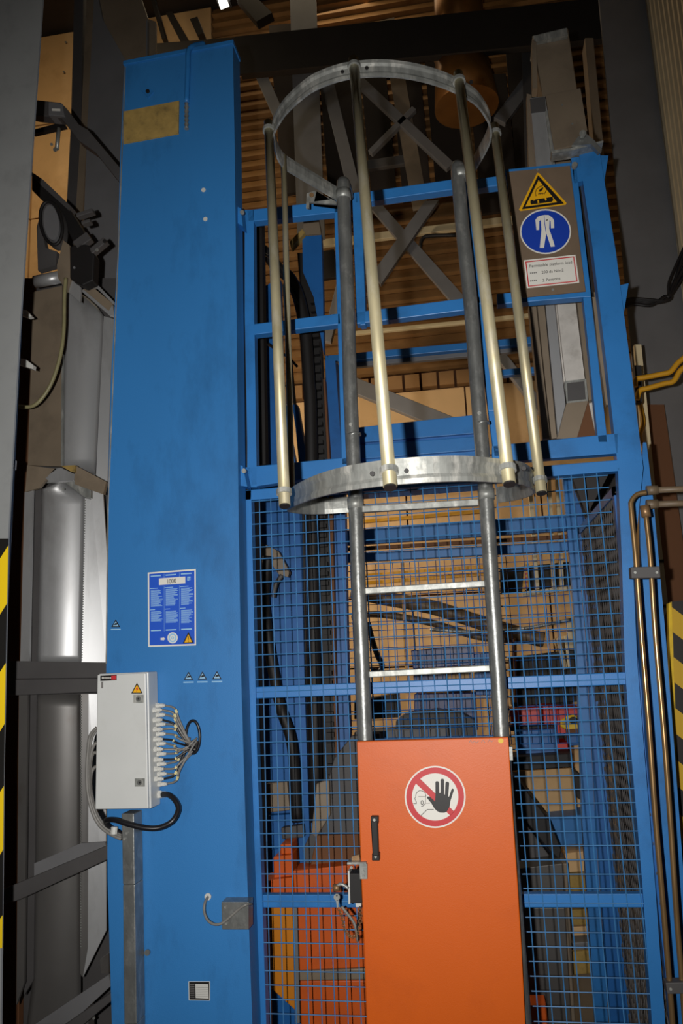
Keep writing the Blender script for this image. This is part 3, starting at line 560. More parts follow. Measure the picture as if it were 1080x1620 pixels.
def mesh_fn(x0, x1, z0, z1, y, pitch, r, crimp=True):
    mb = MB(); n = 5
    x = x0
    while x <= x1+1e-6:
        mb.tube([(x, y, z0), (x, y, z1)], r, n, cap=False); x += pitch
    z = z0
    while z <= z1+1e-6:
        mb.tube([(x0, y-r*1.2, z), (x1, y-r*1.2, z)], r, n, cap=False); z += pitch
    return mb
mf = thing('mesh_fence', 'blue steel frame fence with square wire mesh behind the ladder', 'fence', down(W(420, 1620, FY)))
obj('post', polybar([(776, 383, 397), (1000, 386, 402), (1180, 390, 406), (1430, 397, 415), (1620, 402, 421)], FY, 0.04), BLUE, mf)
frame_part(mf, 'top_rail', ((383, 784), (980, 736)), 17); frame_part(mf, 'middle_rail', ((404, 1096), (994, 1073)), 19, FY+0.012, 0.03); frame_part(mf, 'lower_rail', ((400, 1426), (1020, 1425)), 21, FY+0.012, 0.03)
zt = W(640, 765, FY).z
obj('wire_mesh', mesh_fn(W(401, 1100, FY).x-0.008, W(992, 1100, FY).x+0.012, 0.18, zt, FY+0.006, 0.0408, 0.0018), WIRE, mf, kind='stuff')
frame_part(mf, 'bottom_rail', ((410, 1740), (1040, 1740)), 20)

# ================================================================== caged ladder
LY = 2.45
ld = thing('caged_ladder', 'galvanised steel ladder with an open round safety cage above the orange guard', 'ladder', down(W(685, 1165, LY)))
def rail(pts, lab=None):
    P = [W(x, y, LY) for x, y in pts]; P.append(down(P[-1])); top = P[0]
    bend = [top + Vector((0, 0.085, 0.012)), top + Vector((0, 0.045, 0.026)), top + Vector((0, 0.014, 0.018))]
    path = bend + P
    obj('rail', MB().tube(smooth_path(path[:8], 5) + path[8:], 0.0235, 20), GALV_RAIL, ld, smooth=True)
rail([(543, 296), (545, 360), (550, 480), (554, 620), (562, 790), (567, 930), (573, 1060), (577, 1165)])
rail([(724, 272), (731, 360), (744, 480), (755, 620), (769, 790), (778, 930), (787, 1060), (793, 1165)])
for (x, y) in ((559, 690), (762, 672)):
    o = obj('sleeve', MB().tube([W(x, y, LY), W(x-0.5, y-3, LY)], 0.0258, 20), GALV_RAIL, ld, smooth=True); bolt(ld, x-4, y-18, LY-0.022, 0.006, GALV)
lx = [(572, 805, 757, 794), (577, 935, 767, 923), (583, 1067, 775, 1057)]
for a in lx: 
    mb = MB(); mb.pbar((a[0], a[1]), (a[2], a[3]), 10.5, LY-0.012, 0.024); obj('rung', mb, GALV, ld, bevel=0.003)
zr = [W((a[0]+a[2])/2, (a[1]+a[3])/2, LY).z for a in lx]; sp_ = (zr[0]-zr[2])/2
xL, xR = W(577, 1165, LY).x, W(793, 1165, LY).x
z = zr[2]-sp_
while z > 0.15: obj('rung', MB().box((xL+0.02, LY-0.012, z-0.011), (xR-0.02, LY+0.012, z+0.011)), GALV, ld, bevel=0.003); z -= sp_
# hoops: level channel-section bands
zt_, kt = W(543, 303, LY).z, 0.0
zb_, kb = W(562, 797, LY).z, 0.14
HT = [(536, 308), (500, 286), (470, 268), (447, 252), (436, 228), (433, 205), (442, 184), (458, 163), (491, 135), (527, 119), (558, 112), (602, 109), (647, 113), (691, 124), (724, 138), (749, 153), (764, 171), (774, 193), (772, 215), (759, 242), (740, 274)]
HB = [(556, 798), (501, 801), (470, 799), (456, 794), (469, 784), (501, 770), (542, 759), (583, 752), (616, 748), (664, 744), (705, 742), (746, 742), (787, 745), (811, 747), (831, 752), (842, 763), (835, 771), (811, 779), (786, 783)]
PROF = [(-0.001, -0.026), (0.005, -0.026), (0.005, -0.016), (0.001, -0.008), (0.001, 0.008), (0.005, 0.016), (0.005, 0.026), (-0.001, 0.026), (-0.004, 0.012), (-0.004, -0.012)]
TP = [WP(x, y, zt_, kt) for x, y in HT]; BP = [WP(x, y, zb_, kb) for x, y in HB]
obj('top_hoop', MB().sweep(smooth_path(TP, 4), PROF), GALV, ld); obj('bottom_hoop', MB().sweep(smooth_path(BP, 4), PROF), GALV, ld)
def cyl_clamp(x, y, Y):
    p = W(x, y, Y); obj('clamp', MB().tube([p-Vector((0, 0, 0.017)), p+Vector((0, 0, 0.017))], 0.0262, 20), GALV, ld, smooth=True)
for x, y in ((543, 309), (728, 276), (562, 797), (769, 782)): cyl_clamp(x, y, LY)
o = obj('bracket', MB().prism([WP(x, y, zt_, kt)+Vector((0, 0, -0.03)) for x, y in ((500, 290), (520, 302), (540, 315), (540, 318), (495, 312))], (0, 0.006, 0.0)), GALV, ld)
br = obj('bracket', MB().quad([(485, 306), (497, 302), (532, 319), (532, 323), (489, 320), (489, 329), (484, 329)], 2.44, 0.008), GALV, ld); bolt(br, 493, 309, 2.44, 0.008, RUST)
for i, ((xt, yt), (xb, yb)) in enumerate((((431, 205), (457, 778)), ((449, 262), (461, 764)), ((561, 112), (616, 748)), ((726, 134), (802, 744)), ((777, 212), (846, 760)))):
    a, b = WP(xt, yt, zt_, kt), WP(xb, yb, zb_, kb)
    if i == 1: a, b = W(xt, yt, 2.24), W(xb, yb, 2.24)
    d = (a-b).normalized()
    out = Vector((0, -0.014, 0)) if i in (2, 3) else Vector((-0.012, 0, 0)) if i == 0 else Vector((0.012, 0, 0)) if i == 4 else Vector((0, 0, 0))
    a, b = a+out+d*0.035, b+out-d*0.035
    br = obj('cage_bar', MB().tube([a, b], 0.0138 if i != 1 else 0.0095, 14), GALV_YEL, ld, smooth=True)
    if i == 1: continue
    obj('end_cap', MB().tube([b-d*0.004, b+d*0.004], 0.0125, 14), BLACK, br)
    for q in (a-d*0.035, b+d*0.035):
        obj('clamp_ring', MB().tube([q-d*0.006, q+d*0.006], 0.0185, 14), GALV, br)
        if i in (2, 3):
            for s in (-1, 1): obj('rivet_hole', MB().tube([q+Vector((s*0.034, 0.008, 0)), q+Vector((s*0.034, 0.0125, 0))], 0.005, 8), BLACK, br)

# ================================================================== orange guard door with lock
DY = 2.385
gd = thing('ladder_guard', 'orange sheet metal guard door hung on the ladder rails with a stop sign', 'door', down(W(700, 1620, DY)))
pn_ = obj('door_panel', polybar([((1173, 1166), 564, 804), (1290, 567.5, 810), (1400, 571.5, 819), (1500, 575, 824), (1620, 580, 831)], DY, 0.03), ORANGE, gd, bevel=0.002) if False else None
L = [W(564, 1173, DY), W(567.5, 1290, DY), W(571.5, 1400, DY), W(575.5, 1500, DY), W(580, 1620, DY)]; R = [W(804, 1166, DY), W(811.5, 1290, DY), W(819, 1400, DY), W(825, 1500, DY), W(831, 1620, DY)]
L.append(down(L[-1], 0.35)); R.append(down(R[-1], 0.35)); vs = []; n = len(L)
for a, b in zip(L, R): vs += [a, b, b+Vector((0, 0.028, 0)), a+Vector((0, 0.028, 0))]
fs = [(4*i+j, 4*i+4+j, 4*i+4+(j+1) % 4, 4*i+(j+1) % 4) for i in range(n-1) for j in range(4)] + [(0, 1, 2, 3), (4*n-1, 4*n-2, 4*n-3, 4*n-4)]
obj('door_panel', MB().add(vs, fs), ORANGE, gd, bevel=0.003)
hd = obj('handle', MB().quad([(586, 1300), (597, 1300), (599, 1355), (589, 1355)], DY-0.03, 0.010), BLACK, gd, bevel=0.003)
for y0, xx in ((1292, 586), (1350, 588)):
    ft = obj('handle_foot', MB().quad([(xx, y0), (xx+12, y0), (xx+12, y0+12), (xx, y0+12)], DY-0.024, 0.024), BLACK, hd, bevel=0.002)
    bolt(gd, xx+6, y0+5, DY-0.024, 0.004, GALV, 0.003, 'screw')
hg = obj('hinge', MB().quad([(805, 1182), (810, 1182), (811, 1203), (806, 1203)], DY-0.004, 0.03), GALV, gd)
def C8(l): return [(630+x/9, 1190+y/9) for x, y in l]
cx, cy = C8([(523, 637)])[0]
ring = [C8([(523+r*math.cos(a), 637+r*math.sin(a)*1.02) for a in [2*math.pi*i/48 for i in range(48)]]) for r in (434, 412, 330)]
st = decal('stop_sign', gd, [(ring[0], 0), (ring[1], 1), (ring[2], 0)]
    + [(s, 2) for s in strokes(C8([(212, 734), (256, 734), (254, 705), (246, 700), (246, 685), (228, 662), (246, 640), (246, 610), (262, 570), (300, 546), (345, 552), (380, 585), (392, 620), (384, 640), (384, 700), (378, 740), (350, 765), (325, 770)]), 0.75)]
    + [(s, 2) for s in strokes(C8([(282, 633), (384, 633)]), 0.7)] + [(s, 2) for s in strokes(C8([(384, 726), (450, 726)]), 0.7)] + [(s, 2) for s in strokes(C8([(318, 905), (410, 815), (500, 815)]), 0.75)]
    + [(s, 2) for s in strokes(C8([(322, 700), (335, 688), (352, 700), (352, 735), (335, 748), (322, 735), (322, 700)]), 0.75)]
    + [(C8([(235, 435), (300, 375), (790, 845), (735, 900)]), 1)]
    + [(C8([(525, 430), (535, 415), (560, 415), (574, 432), (578, 585), (600, 575), (600, 395), (612, 380), (636, 380), (646, 395), (646, 600), (662, 605), (670, 435), (684, 420), (706, 422), (718, 440), (706, 640), (722, 630), (755, 530), (768, 518), (786, 530), (782, 548), (738, 690), (722, 790), (690, 845), (650, 862), (590, 860), (545, 835), (510, 800), (470, 730), (405, 650), (412, 632), (450, 635), (520, 705), (526, 600)]), 2)], DY, [WHITE, PRED, INK], label='round no-entry sign with black hand over a head')
decal('yellow_sticker', gd, [(ell(792, 1172, 4.3, 4, 14), 0)], DY, [YEL])
pm = MB()
for s in strokes([(741, 1176), (744, 1171), (747, 1176), (750, 1172), (753, 1176), (757, 1172)], 0.7)+strokes([(761, 1175), (764, 1171), (767, 1175)], 0.7)+strokes([(771, 1175), (774, 1170), (777, 1174), (780, 1171)], 0.7): pm.quad(s, DY-0.0008, 0.0004)
obj('pencil_mark', pm, PGREY, gd, kind='stuff')
lk = thing('lock_unit', 'black cam lock body fixed beside the left edge of the orange door', 'lock', W(560, 1428, DY))
obj('lock_body', MB().quad([(552, 1382), (570, 1382), (573, 1429), (553, 1429)], DY-0.004, 0.05), BLACK, lk, bevel=0.002)
obj('lock_plate', MB().quad([(550, 1378), (552.5, 1378), (554, 1430), (551, 1430)], DY-0.008, 0.055), PLAST, lk)
obj('lock_bracket', MB().quad([(568, 1367), (581, 1367), (581, 1391), (569, 1391)], DY-0.010, 0.008), GALV, lk, bevel=0.001)
obj('bracket_leg', MB().quad([(549, 1364.5), (579, 1364), (579, 1367.5), (549, 1367.5)], DY-0.012, 0.05), GALV, lk)
for x, y in ((556, 1372), (575, 1379), (575, 1386)): bolt(lk, x, y, DY-0.012, 0.004, GALV, 0.004)
obj('bracket_tab', MB().quad([(556, 1355), (568, 1352), (569, 1362), (556, 1363)], DY+0.01, 0.01), RUST, lk)
obj('shackle', MB().tube(smooth_path([W(x, y, DY-0.012) for x, y in ((551, 1406), (545, 1401), (538, 1399), (533, 1402))], 4), 0.005, 8), GALV, lk, smooth=True)
obj('lock_barrel', MB().tube([W(527, 1405, DY-0.01), W(537, 1404, DY-0.01)], 0.010, 12), RUST, lk, smooth=True)
obj('lock_foot', MB().quad([(562, 1429), (571, 1429), (571, 1435), (563, 1435)], DY-0.004, 0.03), PLAST, lk)
ky = thing('key', 'small steel key hanging from the lock barrel beside the orange door', 'key', W(533, 1420, DY-0.012))
obj('key_bow', MB().quad(ell(532.5, 1419.5, 5, 5.6, 14), DY-0.014, 0.002), GALV, ky); obj('key_blade', MB().quad([(531, 1424), (535.5, 1424), (535, 1435), (533, 1437)], DY-0.014, 0.002), GALV, ky)
obj('key_hole', MB().quad(ell(532.5, 1417, 1.2, 1.4, 8), DY-0.015, 0.0008), BLACK, ky)
chn = thing('lock_chain', 'rusty little chain drooping from the key to the lock foot', 'chain', W(555, 1480, DY))
cp = smooth_path([W(x, y, DY-0.008) for x, y in ((535, 1436), (541, 1452), (545, 1470), (552, 1480), (561, 1482), (568, 1470), (570, 1450), (569, 1436))], 4)
for i in range(0, len(cp)-1):
    a, b = cp[i], cp[i+1]; d = (b-a); m_ = (a+b)/2; s_ = Vector((0, 1, 0)) if i % 2 else d.cross(Vector((0, 1, 0))).normalized(); h = d*0.75
    obj('chain_link', MB().tube([m_-h, m_-h*0.5+s_*0.004, m_+h*0.5+s_*0.004, m_+h, m_+h*0.5-s_*0.004, m_-h*0.5-s_*0.004, m_-h], 0.0013, 4), RUST, chn)
for lab, pts in (('thin grey strap hanging slanted under the lock', ((540, 1434), (548, 1444), (558, 1457), (563, 1470), (566, 1490))), ('dark strap hanging straight down under the lock foot', ((570, 1434), (568, 1450), (565, 1470), (567, 1488)))):
    o = obj('strap', MB().tube(smooth_path([W(x, y, DY-0.004) for x, y in pts], 4), 0.0045, 6), CABLE if 'grey' in lab else CABLE_BLK, smooth=True); tag(o, lab, 'strap')

# ================================================================== galvanised mast sections, right
t = thing('galvanised_mast', 'dull galvanised box section rising above the sign at upper right', 'mast', down(W(880, 680, 2.9)))
G = MB().quad([(842, 57), (898, 44), (912, 138), (915, 260), (872, 262), (858, 150)], 2.98, 0.12); obj('mast_face', G, SHEET_BROWN, t, bevel=0.003)
obj('top_lip', MB().quad([(842, 57), (896, 44), (898, 56), (846, 66)], 2.96, 0.14), GALV, t)
obj('side_flange', MB().quad([(841, 62), (848, 66), (850, 140), (842, 140)], 2.96, 0.05), SHEET_BROWN, t)
obj('cover_plate', MB().quad([(863, 150), (918, 139), (932, 226), (874, 238)], 2.90, 0.04), SHEET_BROWN, t, bevel=0.002)
for x, y in ((889, 166), (905, 196)): bolt(t, x, y, 2.90, 0.004, GALV, 0.002, 'rivet')
obj('lower_face', MB().quad([(838, 155), (862, 152), (876, 236), (878, 265), (848, 268)], 2.88, 0.05), SHEET, t, bevel=0.002)
obj('dark_opening', MB().quad([(838, 156), (862, 153), (863, 175), (840, 178)], 2.874, 0.006), GREY_DARK, t)
obj('edge_strip', MB().quad([(833, 148), (840, 150), (850, 268), (836, 268)], 2.95, 0.05), SHEET_BROWN, t)
obj('weld_strip', MB().quad([(862, 176), (866, 175), (878, 262), (873, 262)], 2.872, 0.008), GALV, t)
t = thing('galvanised_mast', 'silver galvanised box section with a square opening below the sign', 'mast', down(W(900, 690, 2.8)))
obj('mast_face', MB().quad([(868, 475), (915, 468), (943, 690), (885, 695)], 2.95, 0.10), SHEET_BRIGHT, t)
obj('light_face', MB().quad([(880, 474), (909, 470), (925, 602), (895, 606)], 2.93, 0.02), SHEET_BRIGHT, t)
for i, (a, b, c, d) in enumerate((((836, 480), (849, 478), (872, 694), (858, 694)), ((849, 478), (862, 476), (882, 693), (872, 694)), ((862, 476), (878, 474), (896, 640), (882, 690)))):
    obj('guide_rib', MB().quad([a, (b[0]-1.5, b[1]), (c[0]-1.5, c[1]), d], 2.90-0.012*i, 0.06), SHEET_BROWN if i < 2 else SHEET, t, bevel=0.002)
obj('opening_frame', MB().quad([(893, 603), (927, 599), (930, 634), (896, 638)], 2.90, 0.02), GALV, t)
obj('square_opening', MB().quad([(897, 606), (924, 603), (926, 631), (898, 634)], 2.895, 0.01), GREY_DARK, t)
obj('lower_face', MB().quad([(896, 638), (930, 634), (912, 694), (878, 694)], 2.90, 0.03), SHEET_BROWN, t)
obj('brown_side', MB().quad([(930, 634), (942, 690), (912, 694)], 2.92, 0.03), BROWN, t)
obj('edge_flange', MB().quad([(912, 470), (922, 468), (944, 630), (931, 634)], 2.91, 0.05), SHEET_BROWN, t)
mb = MB(); mb.pbar((938, 462), (963, 640), 9, 2.72, 0.03); o = obj('galvanised_strip', mb, SHEET_BROWN, bevel=0.002); tag(o, 'mottled galvanised strip between the sign frame post and the tall blue post', 'strip')

# ================================================================== platform edge and rear mast
pf = thing('lift_platform', 'blue lift platform edge crossing behind the ladder below the gate', 'platform', W(660, 750, 2.95))
obj('top_plate', MB().quad([(566, 676), (752, 656), (753, 685), (568, 700)], 2.98, 0.12), BLUE, pf, bevel=0.002)
obj('recess', MB().quad([(568, 699), (753, 684), (753, 692), (568, 706)], 3.00, 0.05), BLUE_DARK, pf)
obj('lip', MB().quad([(568, 704), (753, 690), (754, 712), (569, 726)], 2.96, 0.14), BLUE, pf, bevel=0.003)
obj('kick_plate', MB().quad([(569, 727), (754, 713), (756, 768), (570, 782)], 2.98, 0.10), BLUE, pf)
obj('side_plate', MB().quad([(783, 705), (800, 702), (802, 745), (786, 748)], 2.98, 0.10), BLUE, pf)

rm = thing('rear_mast', 'deep blue rear mast with black toothed rack seen through the left mesh', 'mast', down(W(480, 1600, 3.3)))
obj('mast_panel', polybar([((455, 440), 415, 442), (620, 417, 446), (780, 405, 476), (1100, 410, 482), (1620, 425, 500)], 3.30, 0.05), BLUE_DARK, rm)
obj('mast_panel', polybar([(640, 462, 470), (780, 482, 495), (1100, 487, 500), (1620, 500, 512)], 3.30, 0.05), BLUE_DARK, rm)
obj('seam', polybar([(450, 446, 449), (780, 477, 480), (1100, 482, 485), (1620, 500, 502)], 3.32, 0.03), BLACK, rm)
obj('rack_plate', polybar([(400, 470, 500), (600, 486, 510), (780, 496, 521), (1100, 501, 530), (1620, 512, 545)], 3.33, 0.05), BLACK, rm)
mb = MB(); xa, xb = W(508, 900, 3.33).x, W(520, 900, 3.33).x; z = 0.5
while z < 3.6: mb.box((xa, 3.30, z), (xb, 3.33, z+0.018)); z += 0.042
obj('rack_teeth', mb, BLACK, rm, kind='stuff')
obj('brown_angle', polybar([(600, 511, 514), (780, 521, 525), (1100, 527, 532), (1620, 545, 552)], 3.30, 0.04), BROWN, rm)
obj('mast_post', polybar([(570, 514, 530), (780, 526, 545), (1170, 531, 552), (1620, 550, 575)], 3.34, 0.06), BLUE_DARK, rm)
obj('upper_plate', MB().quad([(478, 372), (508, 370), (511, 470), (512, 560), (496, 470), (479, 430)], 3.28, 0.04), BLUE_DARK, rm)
obj('grey_stub', MB().quad([(480, 345), (503, 343), (508, 372), (479, 374)], 3.28, 0.04), SHEET_BROWN, rm)
obj('olive_bracket', MB().quad([(458, 382), (478, 362), (482, 368), (460, 392)], 3.25, 0.04), YPATCH, rm)
obj('toothed_edge', MB().quad([(402, 345), (414, 345), (420, 735), (408, 735)], 2.95, 0.05), BLACK, rm)
obj('cable_guide', MB().tube(smooth_path([W(x, y, 3.2) for x, y in ((414, 395), (425, 405), (440, 425), (458, 440), (472, 470), (482, 520), (488, 600), (492, 700), (500, 1300))]), 0.028, 10), BLACK, rm, smooth=True)
for lab, pts in (('thin black cable sagging inside the upper left opening', ((414, 400), (430, 410), (450, 440), (470, 480))), ('thin black cable crossing the lower left opening', ((418, 540), (435, 552), (455, 565), (470, 580)))):
    o = obj('black_cable', MB().tube(smooth_path([W(x, y, 3.15) for x, y in pts]), 0.006, 6), CABLE_BLK, smooth=True); tag(o, lab, 'cable')
# grey lever hanging in front of the mast panels, behind the mesh
t = thing('swing_lever', 'dark grey bent lever arm hanging behind the upper left mesh', 'arm', W(420, 1100, 3.1))
obj('arm_plate', MB().quad([(400, 848), (412, 858), (440, 872), (458, 905), (455, 913), (440, 908), (430, 893), (415, 880), (400, 868)], 3.15, 0.03), SHEET_BROWN, t)
obj('arm_rod', MB().tube(smooth_path([W(x, y, 3.14) for x, y in ((424, 880), (420, 915), (418, 950), (424, 1010), (432, 1060), (444, 1120), (462, 1180), (470, 1300))]), 0.022, 10), BLACK, t, smooth=True)
obj('arm_rod', MB().tube(smooth_path([W(x, y, 3.12) for x, y in ((446, 910), (436, 925), (432, 945))]), 0.010, 8), GREY_DARK, t, smooth=True)
# rear guard rail and rear mesh
rg = thing('rear_guard_rail', 'blue rear guard rail behind the lift platform with posts both sides', 'guard rail', down(W(900, 1300, 3.75)))
def rb(name, a, b, w_, Y=3.75, dep=0.04, m=BLUE): return frame_part(rg, name, (a, b), w_, Y, dep, m)
rb('rail', (514, 568), (860, 536), 11); rb('grey_rail', (545, 577), (860, 547), 10, 3.79, 0.03, GREY_MID)
rb('post', (518, 565), (522, 780), 8); rb('post', (528, 575), (532, 690), 12)
rb('rail', (530, 852), (925, 825), 24, 3.75); rb('rail', (530, 884), (925, 862), 14, 3.75); rb('brown_rail', (530, 870), (905, 848), 6, 3.78, 0.02, BROWN)
rb('rail', (788, 590), (870, 583), 10, 3.8)
obj('post', polybar([(752, 890, 903), (1000, 911, 925), (1300, 921, 941), (1620, 942, 962)], 3.70, 0.05), BLUE, rg)
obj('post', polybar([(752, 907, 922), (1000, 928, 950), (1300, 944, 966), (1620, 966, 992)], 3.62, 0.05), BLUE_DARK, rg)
mb = mesh_fn(W(545, 1000, 3.72).x, W(905, 1000, 3.72).x, W(700, 1180, 3.72).z, W(700, 885, 3.72).z, 3.72, 0.041, 0.0018)
obj('rear_wire_mesh', mb, BLUE_DARK, rg, kind='stuff')
# side panel of expanded metal between front post and rear post
sdp = thing('side_mesh_panel', 'dark expanded metal side panel of the lift cage at the right', 'mesh panel', (0.505, 3.1, 0.2))
mb = MB(); Y0_, Y1_, Z0_, Z1_ = 2.66, 3.55, 0.25, W(640, 765, FY).z-0.05
def clipseg(y0, z0, dy, dz):
    ts = []
    lo, hi = -1e9, 1e9
    for p, d, a, b in ((y0, dy, Y0_, Y1_), (z0, dz, Z0_, Z1_)):
        t0, t1 = (a-p)/d, (b-p)/d
        lo, hi = max(lo, min(t0, t1)), min(hi, max(t0, t1))
    return (lo, hi) if hi-lo > 0.01 else None
for s in (1, -1):
    c = -4.0
    while c < 6.0:
        r_ = clipseg(Y0_, c, 1.0, 2.0*s)
        if r_:
            a = Vector((0.505, Y0_+r_[0], c+2*s*r_[0])); b = Vector((0.505, Y0_+r_[1], c+2*s*r_[1]))
            mb.bar(a, b, 0.0045, 0.003, up=(1, 0, 0))
        c += 0.085
obj('expanded_metal', mb, GREY_DARK, sdp, kind='stuff')
for a, b in (((0.50, Y0_, Z0_), (0.52, Y0_+0.03, Z1_)), ((0.50, Y1_-0.03, Z0_), (0.52, Y1_, Z1_)), ((0.50, Y0_, Z1_-0.03), (0.52, Y1_, Z1_)), ((0.50, Y0_, Z0_), (0.52, Y1_, Z0_+0.03))):
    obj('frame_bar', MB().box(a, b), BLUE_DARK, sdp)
o = obj('stay_plate', MB().prism([W(x, y, 2.72) for x, y in ((905, 756), (965, 745), (928, 815))], (0, 0.01, 0)), ROOF); tag(o, 'triangular stay plate, darkened for the lens shadow, behind the top right corner of the mesh', 'plate')  # lens shadow is put into the plate's dark colour
o = obj('shade_sheet', polybar([(744, 898, 1000), (820, 926, 1000), (1000, 950, 1010), (1420, 985, 1030)], 3.58, 0.02), ROOF); tag(o, 'added dark sheet painting in shade behind the expanded metal side panel', 'shade sheet')  # added dark sheet, partly standing in for shade behind the side mesh
o = obj('dark_slot_plate', MB().prism([W(x, y, 3.5) for x, y in ((941, 1087), (950, 1085), (950, 1108), (942, 1110))], (0, 0.01, 0)), BLACK); tag(o, 'small black plate on the rear blue post', 'plate')

# ================================================================== machinery behind the mesh
def item(name, lab, cat, parts, Y, dep=0.2, base=None, group=None):
    xs = [p for _, poly, _, _ in parts for p in poly]; bx_ = sum(p[0] for p in xs)/len(xs); by_ = max(p[1] for p in xs)
    t = thing(name, lab, cat, W(bx_, by_, Y), group)
    for nm, poly, m, dy in parts: obj(nm, MB().quad(poly, Y+dy, dep), m, t, bevel=0.004)
    return t
Ym = 4.3
item('navy_machine', 'dark navy blue machine cover with white edge behind the lowest rungs', 'machine', [
    ('cover', [(650, 1029), (749, 1020), (751, 1052), (653, 1058)], NAVY, 0), ('body', [(653, 1060), (706, 1056), (706, 1085), (655, 1090)], NAVY, 0.05), ('side_box', [(748, 1035), (775, 1032), (778, 1100), (752, 1100)], BLUE_DARK, 0.1),
    ('lower_body', [(655, 1098), (752, 1096), (756, 1155), (735, 1155), (728, 1130), (655, 1128)], NAVY, 0.02), ('pale_panel', [(706, 1052), (744, 1048), (745, 1095), (707, 1100)], BEIGE, 0.25)], Ym)
item('black_motor', 'black motor body in the dark left of the navy machine', 'motor', [('housing', [(584, 1105), (626, 1098), (630, 1135), (586, 1138)], BLACK, 0), ('cover', [(560, 1108), (585, 1104), (585, 1135), (560, 1138)], BLACK, 0.05)], Ym)
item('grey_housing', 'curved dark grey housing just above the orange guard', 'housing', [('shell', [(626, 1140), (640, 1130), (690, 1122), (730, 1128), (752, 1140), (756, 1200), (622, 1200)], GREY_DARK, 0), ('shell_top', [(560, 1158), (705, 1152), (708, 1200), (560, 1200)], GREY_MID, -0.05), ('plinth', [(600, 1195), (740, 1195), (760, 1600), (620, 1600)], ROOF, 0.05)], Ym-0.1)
item('red_machine', 'bright red machine body behind the mesh right of the ladder', 'machine', [('left_block', [(806, 1123), (855, 1118), (857, 1146), (809, 1150)], RED, 0), ('middle_block', [(858, 1116), (890, 1118), (892, 1148), (860, 1146)], RED, 0.06), ('right_block', [(880, 1122), (914, 1117), (914, 1160), (882, 1164)], RED, 0.03), ('foot', [(880, 1176), (898, 1174), (899, 1190), (883, 1192)], RED, 0.0), ('black_base', [(806, 1150), (880, 1147), (880, 1154), (808, 1157)], BLACK, 0)], Ym)
t = thing('yellow_valve', 'crumpled yellow guard with black centre in front of the red machine', 'guard', W(905, 1160, Ym-0.15))
c = W(905, 1145, Ym-0.12)
mb = MB(); random.seed(5); ringp = []
for i in range(18):
    a = 2*math.pi*i/18; rr = random.uniform(0.82, 1.15); ringp.append((905+17*rr*math.cos(a), 1145+14*rr*math.sin(a)))
obj('yellow_shell', MB().quad(ringp, Ym-0.16, 0.05), YEL, t, bevel=0.01); obj('black_core', MB().quad(ell(907, 1140, 7, 6, 10), Ym-0.18, 0.03), BLACK, t, bevel=0.004); obj('tan_base', MB().quad([(895, 1154), (925, 1152), (925, 1160), (896, 1163)], Ym-0.17, 0.03), BROWN, t)
item('blue_crate', 'mid blue crate under the red machine', 'crate', [('crate_front', [(815, 1157), (878, 1153), (881, 1190), (820, 1196)], BLUE_DARK, 0), ('crate_side', [(900, 1164), (925, 1160), (926, 1178), (901, 1180)], BLUE_DARK, 0)], Ym-0.1)
item('black_girder', 'black girder below the blue crate right of the orange guard', 'girder', [('girder_web', [(800, 1198), (905, 1192), (906, 1214), (802, 1220)], BLACK, 0)], Ym-0.2)
item('tan_cabinet', 'tan cabinet face below the black girder', 'cabinet', [('front', [(805, 1221), (905, 1215), (912, 1286), (862, 1290), (815, 1250)], BEIGE, 0), ('side', [(907, 1175), (926, 1172), (933, 1284), (914, 1286)], BEIGE, 0.05)], Ym)
item('black_conveyor', 'pair of black slanting conveyor arms beside the right edge of the guard', 'conveyor', [('arm', [(806, 1228), (818, 1232), (870, 1300), (888, 1345), (884, 1360), (868, 1345), (820, 1285), (808, 1290)], BLACK, -0.5), ('arm', [(905, 1218), (915, 1222), (930, 1255), (928, 1272), (912, 1262)], BLACK, -0.05), ('grey_web', [(810, 1290), (822, 1290), (866, 1350), (880, 1365), (822, 1372), (812, 1370)], GREY_DARK, -0.45)], Ym)
item('blue_trolley', 'blue steel box below the tan cabinet', 'box', [('front', [(866, 1294), (945, 1287), (950, 1342), (890, 1348), (876, 1320)], BLUE, 0)], Ym-0.15)
item('tan_block_stack', 'stacked tan wooden blocks below the blue steel box', 'block stack', [('block', [(893, 1350), (938, 1346), (940, 1378), (894, 1381)], BEIGE, 0), ('block', [(894, 1382), (940, 1379), (942, 1415), (895, 1416)], YPATCH, 0.01), ('block', [(897, 1440), (948, 1437), (950, 1462), (898, 1465)], YPATCH, 0.0), ('block', [(898, 1467), (950, 1464), (952, 1488), (900, 1490)], BEIGE, 0.01)], Ym-0.3)
item('yellow_toolbox', 'dull yellow box near the bottom right of the mesh', 'box', [('front', [(898, 1506), (963, 1502), (968, 1538), (902, 1543)], YPATCH, 0), ('lid', [(898, 1492), (966, 1488), (966, 1501), (898, 1504)], GREY_MID, 0.02)], 3.9)
item('steel_plate_cover', 'grey sheet steel cover between the guard and the tan blocks', 'cover', [('upper_sheet', [(818, 1374), (890, 1366), (893, 1430), (820, 1430)], SHEET_DIRTY, 0), ('lower_sheet', [(824, 1436), (893, 1436), (904, 1620), (832, 1620)], SHEET_DIRTY, 0.02), ('edge_strip', [(890, 1366), (897, 1366), (910, 1620), (904, 1620)], SHEET_BROWN, -0.02)], 3.7)
